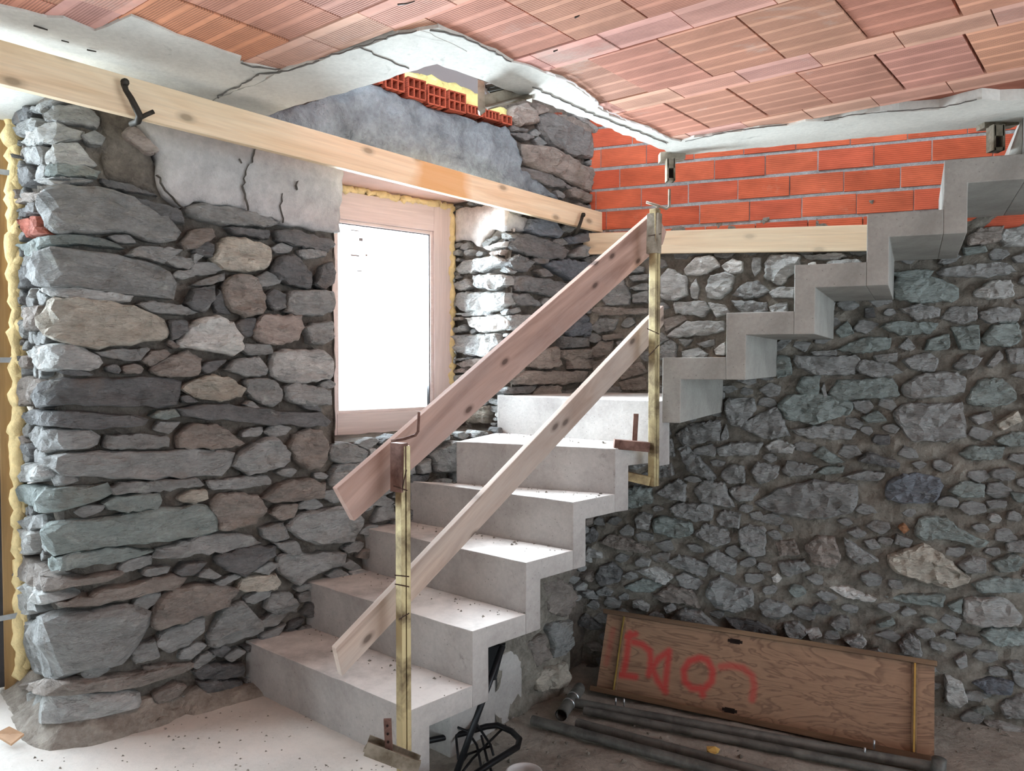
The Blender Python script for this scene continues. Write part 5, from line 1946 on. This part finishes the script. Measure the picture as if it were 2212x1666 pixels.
# veneered face: a fine grid so that the sprayed paint can sit on it
NX, NY = 220, 66
vs, fs, mask = [], [], []
def c7(x, y): return (1140 + x * .4846, 1230 + y * .4846)
STROKES = [[(455, 285), (448, 330), (440, 400), (425, 470)], [(440, 300), (480, 290)], [(470, 325), (510, 335), (545, 365), (550, 420), (540, 470)], [(545, 460), (580, 400), (630, 365)], [(630, 370), (620, 450), (610, 540)], [(545, 420), (580, 500), (615, 545)],
           [(765, 395), (720, 410), (695, 450), (700, 500), (730, 530), (785, 535), (820, 500), (825, 450), (800, 405), (765, 395)], [(770, 530), (780, 560)],
           [(860, 435), (900, 430), (960, 440), (1000, 475), (1010, 520), (1000, 580)], [(410, 470), (480, 480)], [(380, 270), (350, 420)]]
segs = []
for st in STROKES:
    q = [panel_px(*c7(x, y)) for x, y in st]
    wgt = 0.35 if st[0] == (380, 270) else (0.75 if st[0] == (860, 435) else 1.0)
    segs += [(a, b, wgt) for a, b in zip(q, q[1:])]
for i in range(NX + 1):
    for j in range(NY + 1):
        a, c = pl_len * i / NX, pw * j / NY
        vs.append(pp(a, c, 0.0))
        best = 0.0
        for (p, q, wgt) in segs:
            if a < min(p[0], q[0]) - 0.05 or a > max(p[0], q[0]) + 0.05:
                continue
            dx, dy = q[0] - p[0], q[1] - p[1]
            L2 = dx * dx + dy * dy + 1e-9
            tt = max(0, min(1, ((a - p[0]) * dx + (c - p[1]) * dy) / L2))
            d = math.hypot(a - p[0] - tt * dx, c - p[1] - tt * dy)
            best = max(best, wgt * max(0.0, min(1.0, 1.35 - d / 0.020)))
        mask.append(best)
for i in range(NX):
    for j in range(NY):
        k = i * (NY + 1) + j
        fs.append((k, k + NY + 1, k + NY + 2, k + 1))
pm = NT('veneer_with_sprayed_paint', 0.55, spec=0.35)
vv = pm.coord((0.22, 1, 1), rnd=False)
wv = pm.noise(vv, 5.5, 4, 0.5, 2.2)
rg = pm.math('FRACT', pm.math('MULTIPLY', wv, 9.0))
cc = pm.mix(pm.ramp(rg, [(0.0, 0.75), (0.25, 0.25), (0.8, 0.0), (1.0, 0.75)]), lin((154, 122, 98)), lin((104, 78, 62)))
fg = pm.noise(pm.coord((0.04, 1, 1), rnd=False), 90, 3, 0.6)
cc = pm.mix(0.4, cc, pm.ramp(fg, [(0.3, 0.75), (0.7, 1.2)]), 'MULTIPLY')
at = pm.n('Attribute'); at.attribute_name = 'paint'
sp = pm.noise(pm.coord(rnd=False), 160, 3, 0.7)
cc = pm.mix(pm.math('MULTIPLY', at.outputs['Fac'], pm.ramp(sp, [(0.3, 0.55), (0.6, 0.9)])), cc, lin((186, 48, 50)))
pm.bump(fg, 0.2, 0.001)
pm.color(cc)
mb = MB(); mb.v = vs; mb.f = fs
face = mb.build('veneer_face', pm.m, t, mtx=mtp)
ca = face.data.attributes.new('paint', 'FLOAT', 'POINT')
ca.data.foreach_set('value', mask)
M['panel'] = mat_wood('panel_edge_wood', lin((134, 108, 84)), lin((96, 74, 58)), knots=0, rough=0.5)
def pbox(name, a0, a1, c0, c1, d0, d1, mat, bevel=0.002):
    return MB().box(pp((a0 + a1) / 2, (c0 + c1) / 2, (d0 + d1) / 2), (a1 - a0, abs(d1 - d0), c1 - c0), RPm).build(name, M[mat], t, mtx=Matrix.Translation(pp((a0 + a1) / 2, (c0 + c1) / 2, (d0 + d1) / 2)) @ RPm.to_4x4(), bevel=bevel)
pbox('backing_board', 0, pl_len, 0, pw, -0.02, -0.001, 'panel')
pbox('edge_rail', -0.02, pl_len + 0.01, pw - 0.012, pw + 0.012, -0.02, 0.03, 'panel', 0.004)
pbox('edge_rail', -0.03, pl_len - 0.01, -0.012, 0.016, -0.02, 0.03, 'panel', 0.004)
for u, v in ((1338, 1420), (1975, 1550)):
    a = panel_px(u, v)[0]
    pbox('brass_strip', a - 0.012, a + 0.012, 0.016, pw - 0.012, 0.0, 0.018, 'panel', 0.003)
    pbox('brass_strip', a - 0.004, a + 0.004, 0.016, pw - 0.012, 0.018, 0.022, 'gold', 0.001)
for u, v in ((1588, 1386), (1576, 1535)):
    a, c = panel_px(u, v)
    m = MB()
    m.box(pp(a, c, 0.001), (0.075, 0.004, 0.014), RPm)
    m.box(pp(a, c, 0.001), (0.05, 0.004, 0.024), RPm)
    m.build('latch_slot', M['void'], t)

# ------------------------------------------------------------------ steel prop tubes lying on the earth
def dz(u, v, r): return Vector(on_z(u, v, DIRT + r + 0.012))
def pipe(label, a, b, r, grp='steel tubes on the earth floor', rings=()):
    t = thing('steel_tube', label, 'steel tube', tuple((dz(*a, 0) + dz(*b, 0)) / 2), grp)
    P, Q = dz(*a, r), dz(*b, r)
    m = MB().tube([P, Q], r, 18, cap=False)
    m.tube([Q, P], r * 0.84, 18, cap=False)
    tb = m.build('tube', M['pipe'], t, smooth=True)
    d = (Q - P).normalized()
    MB().tube([P + d * 0.06, P + d * 0.061], r * 0.85, 14).build('bore', M['void'], tb)
    for f in rings:
        c = P.lerp(Q, f)
        MB().tube([c - d * 0.004, c + d * 0.004], r * 1.18, 18).build('collar_ring', M['galv'], t, smooth=True)
    return t, P, Q, d
t1_, P, Q, d = pipe('tee-ended steel tube lying closest to the leaning panel', (1236, 1518), (2030, 1660), 0.024)
side = Vector((-d.y, d.x, 0))
c = Vector(dz(1232, 1515, 0.026))
ca_, cb_ = Vector(dz(1212, 1545, 0.03)), Vector(dz(1252, 1487, 0.03))
m = MB().tube([ca_, cb_], 0.031, 18, cap=False); m.tube([cb_, ca_], 0.026, 18, cap=False)
crp = m.build('cross_piece', M['pipe'], t1_, smooth=True)
dd = (cb_ - ca_).normalized()
MB().tube([ca_ + dd * 0.04, ca_ + dd * 0.041], 0.027, 14).build('bore', M['void'], crp)
for f in (0.38, 0.62):
    e = ca_.lerp(cb_, f)
    MB().tube([e - dd * 0.004, e + dd * 0.004], 0.034, 18).build('collar_ring', M['galv'], crp, smooth=True)
for u, v in ((1330, 1524), (1348, 1526), (1868, 1634), (1888, 1618)):
    e = Vector(dz(u, v, 0.024))
    MB().tube([e, e + Vector((0, 0, 0.04))], 0.0045, 8).build('bolt', M['galv'], t1_, smooth=True)
pipe('dark tube lying just in front of the tee-ended tube', (1262, 1535), (1990, 1680), 0.020)
pipe('dark steel tube in the middle of the floor bundle', (1246, 1562), (1720, 1688), 0.022)
pipe('foremost long dark tube lying nearest the stairs', (1150, 1556), (1640, 1690), 0.024)
m = MB()
e = Vector(on_z(2026, 1664, DIRT + 0.05))
m.tube([e + Vector((0.0, 0, -0.05)), e + Vector((0.005, 0, 0.05))], 0.03, 16)
tag(m.build('tube_fitting', M['pipe'], smooth=True), 'short dark upright fitting beside the right end of the panel', 'pipe fitting')
# debris pieces
def chunk(name, u, v, z, size, mat, label, cat, seed):
    c = Vector(on_z(u, v, z))
    rr = random.Random(seed)
    bm = bmesh.new()
    bmesh.ops.create_icosphere(bm, subdivisions=1, radius=1)
    m = MB()
    m.v = [c + Vector((q.co.x * size[0], q.co.y * size[1], (q.co.z + 0.9) * size[2])) + Vector((rr.uniform(-.2, .2) * size[0], rr.uniform(-.2, .2) * size[1], rr.uniform(-.1, .2) * size[2])) for q in bm.verts]
    m.f = [tuple(v_.index for v_ in f.verts) for f in bm.faces]
    bm.free()
    return tag(m.build(name, M[mat]), label, cat)
chunk('foam_offcut', 1541, 1630, DIRT + 0.01, (0.035, 0.03, 0.02), 'sponge', 'small bright yellow offcut between the floor tubes', 'offcut', 2)
m = MB().prism([on_z(-12, 1590, 0.03), on_z(20, 1574, 0.05), on_z(52, 1590, 0.03), on_z(24, 1612, 0.012)], (0, 0, 0.008))
tag(m.build('tile_shard', M['shard']), 'tan flat shard lying by the door frame', 'shard')
# earth and mortar droppings along the foot of the window wall
m = MB()
ns, nd = 60, 10
for i in range(ns + 1):
    s = 1.98 + (WL.s0[-1] + 0.02 - 1.98) * i / ns
    for j in range(nd + 1):
        dep = -0.10 + 0.22 * j / nd
        hgt = 0.085 * max(0, 1 - max(0, dep) / 0.12) ** 1.4 * min(1, (s - 1.9) / 0.6)
        m.v.append(WL.world(s, max(-0.01, hgt + 0.022 * fbm(s * 9, dep * 9, 1) * (1 if j < nd else 0) - 0.012 * (j == nd)), dep))
for i in range(ns):
    for j in range(nd):
        a = i * (nd + 1) + j
        m.f.append((a, a + 1, a + nd + 2, a + nd + 1))
tag(m.build('mortar_droppings', M['droppings']), kind='stuff')
bpy.data.objects['mortar_droppings']['label'] = 'crumbled mortar along the foot of the window wall'
bpy.data.objects['mortar_droppings']['category'] = 'rubble'

# black tube frame and long pole under the stair
def dq(u, v, z): return Vector(on_z(u, v, DIRT + z))
t = thing('scrap_tubing', 'bent black tube hoop with rods heaped under the bottom step', 'scrap tubing', tuple(dq(1060, 1640, 0)))
loop = [dq(900, 1606, .06), dq(1000, 1585, .08), dq(1050, 1570, .10), dq(1075, 1567, .10), dq(1105, 1580, .10), dq(1122, 1597, .10), dq(1118, 1614, .10), dq(1060, 1650, .10), dq(1000, 1690, .08), dq(940, 1740, .05)]
MB().tube(loop, 0.014, 12).build('hoop', M['black'], t, smooth=True)
for i, pth in enumerate(([(1093, 1567, .11), (1060, 1600, .06), (1020, 1640, .04), (990, 1680, .03)], [(1015, 1543, .12), (1040, 1580, .1), (1060, 1610, .06), (1066, 1632, .03)], [(940, 1570, .1), (980, 1568, .12), (1010, 1580, .1), (1030, 1610, .06), (1040, 1660, .03)], [(1060, 1612, .05), (1010, 1630, .04), (985, 1665, .03)], [(968, 1556, .12), (985, 1590, .08), (990, 1640, .04)], [(1040, 1590, .06), (1052, 1640, .03), (1070, 1690, .02)])):
    MB().tube([dq(*p) for p in pth], 0.006, 8).build('bracing_rod', M['black'], t, smooth=True)
t = thing('long_pole', 'black pole with a flat dark blade leaning under the stair', 'pole', tuple(dq(985, 1690, 0)))
yA = float(Rn[2][1]) + 0.30
pa, pb_ = Vector(on_y(1086, 1395, yA + 0.25)), Vector(dq(975, 1700, 0.02))
MB().tube([pa, pb_], 0.014, 12).build('shaft', M['black'], t, smooth=True)
yv = yA + 0.32
m = MB().prism([on_y(1052, 1400, yv), on_y(1092, 1392, yv), on_y(1072, 1468, yv), on_y(1050, 1478, yv)], (0.0, 0.02, 0))
m.build('blade', M['blackbox'], t)
# bucket: its rim just enters the frame
cb = on_z(1132, 1672, DIRT + 0.16)
m = MB()
prof = [(0.09, 0.0), (0.10, 0.02), (0.12, 0.155), (0.126, 0.16), (0.126, 0.168), (0.116, 0.168), (0.112, 0.15), (0.094, 0.02), (0.0, 0.015)]
sg = 28
for r, z in prof:
    for k in range(sg):
        a = 2 * math.pi * k / sg
        m.v.append(Vector((cb[0] + r * 0.6 * math.cos(a), cb[1] + r * 0.6 * math.sin(a), DIRT + z)))
for i in range(len(prof) - 1):
    for k in range(sg):
        a, b_ = i * sg + k, i * sg + (k + 1) % sg
        m.f.append((a, b_, b_ + sg, a + sg))
m.f.append(tuple(range(sg - 1, -1, -1)))
tag(m.build('bucket', M['plastic'], smooth=True), 'small white plastic tub at the bottom edge under the stair', 'bucket')

# grit and chips on the treads and the floors
m = MB()
rg_ = random.Random(12)
def grit(q, z, r):
    a = rg_.uniform(0, 3.14)
    vs_ = [Vector((q[0] + r * math.cos(a + k * 2.1) * rg_.uniform(.6, 1.4), q[1] + r * math.sin(a + k * 2.1) * rg_.uniform(.6, 1.4), z)) for k in range(3)]
    vs_.append(Vector((q[0], q[1], z + r * rg_.uniform(.5, 1.1))))
    m.add(vs_, [(0, 1, 2), (0, 1, 3), (1, 2, 3), (2, 0, 3)])
for k in range(1, 6):
    for _ in range(46):
        f, w = rg_.uniform(0.3, 0.98) ** 0.6, rg_.uniform(0.0, 1.0)
        pa = Rn[k] + (Ln[k] - Rn[k]) * w; pb2 = Rn[k + 1] + (Ln[k + 1] - Rn[k + 1]) * w
        grit(pa + (pb2 - pa) * f, RISE * k + 0.0005, rg_.choice((.003, .004, .005, .008)))
m.build('grit', M['mortar_r'], stair)['kind'] = 'stuff'
m = MB()
for _ in range(120):
    grit(on_z(rg_.uniform(60, 850), rg_.uniform(1530, 1666), 0), 0.0005, rg_.choice((.003, .004, .006)))
m.build('grit', M['mortar_r'], floor)['kind'] = 'stuff'
m = MB()
for _ in range(200):
    grit(on_z(rg_.uniform(1020, 2200), rg_.uniform(1500, 1666), DIRT), DIRT + 0.006, rg_.choice((.004, .006, .009, .014)))
m.build('grit', M['mortar_r'], floor2)['kind'] = 'stuff'
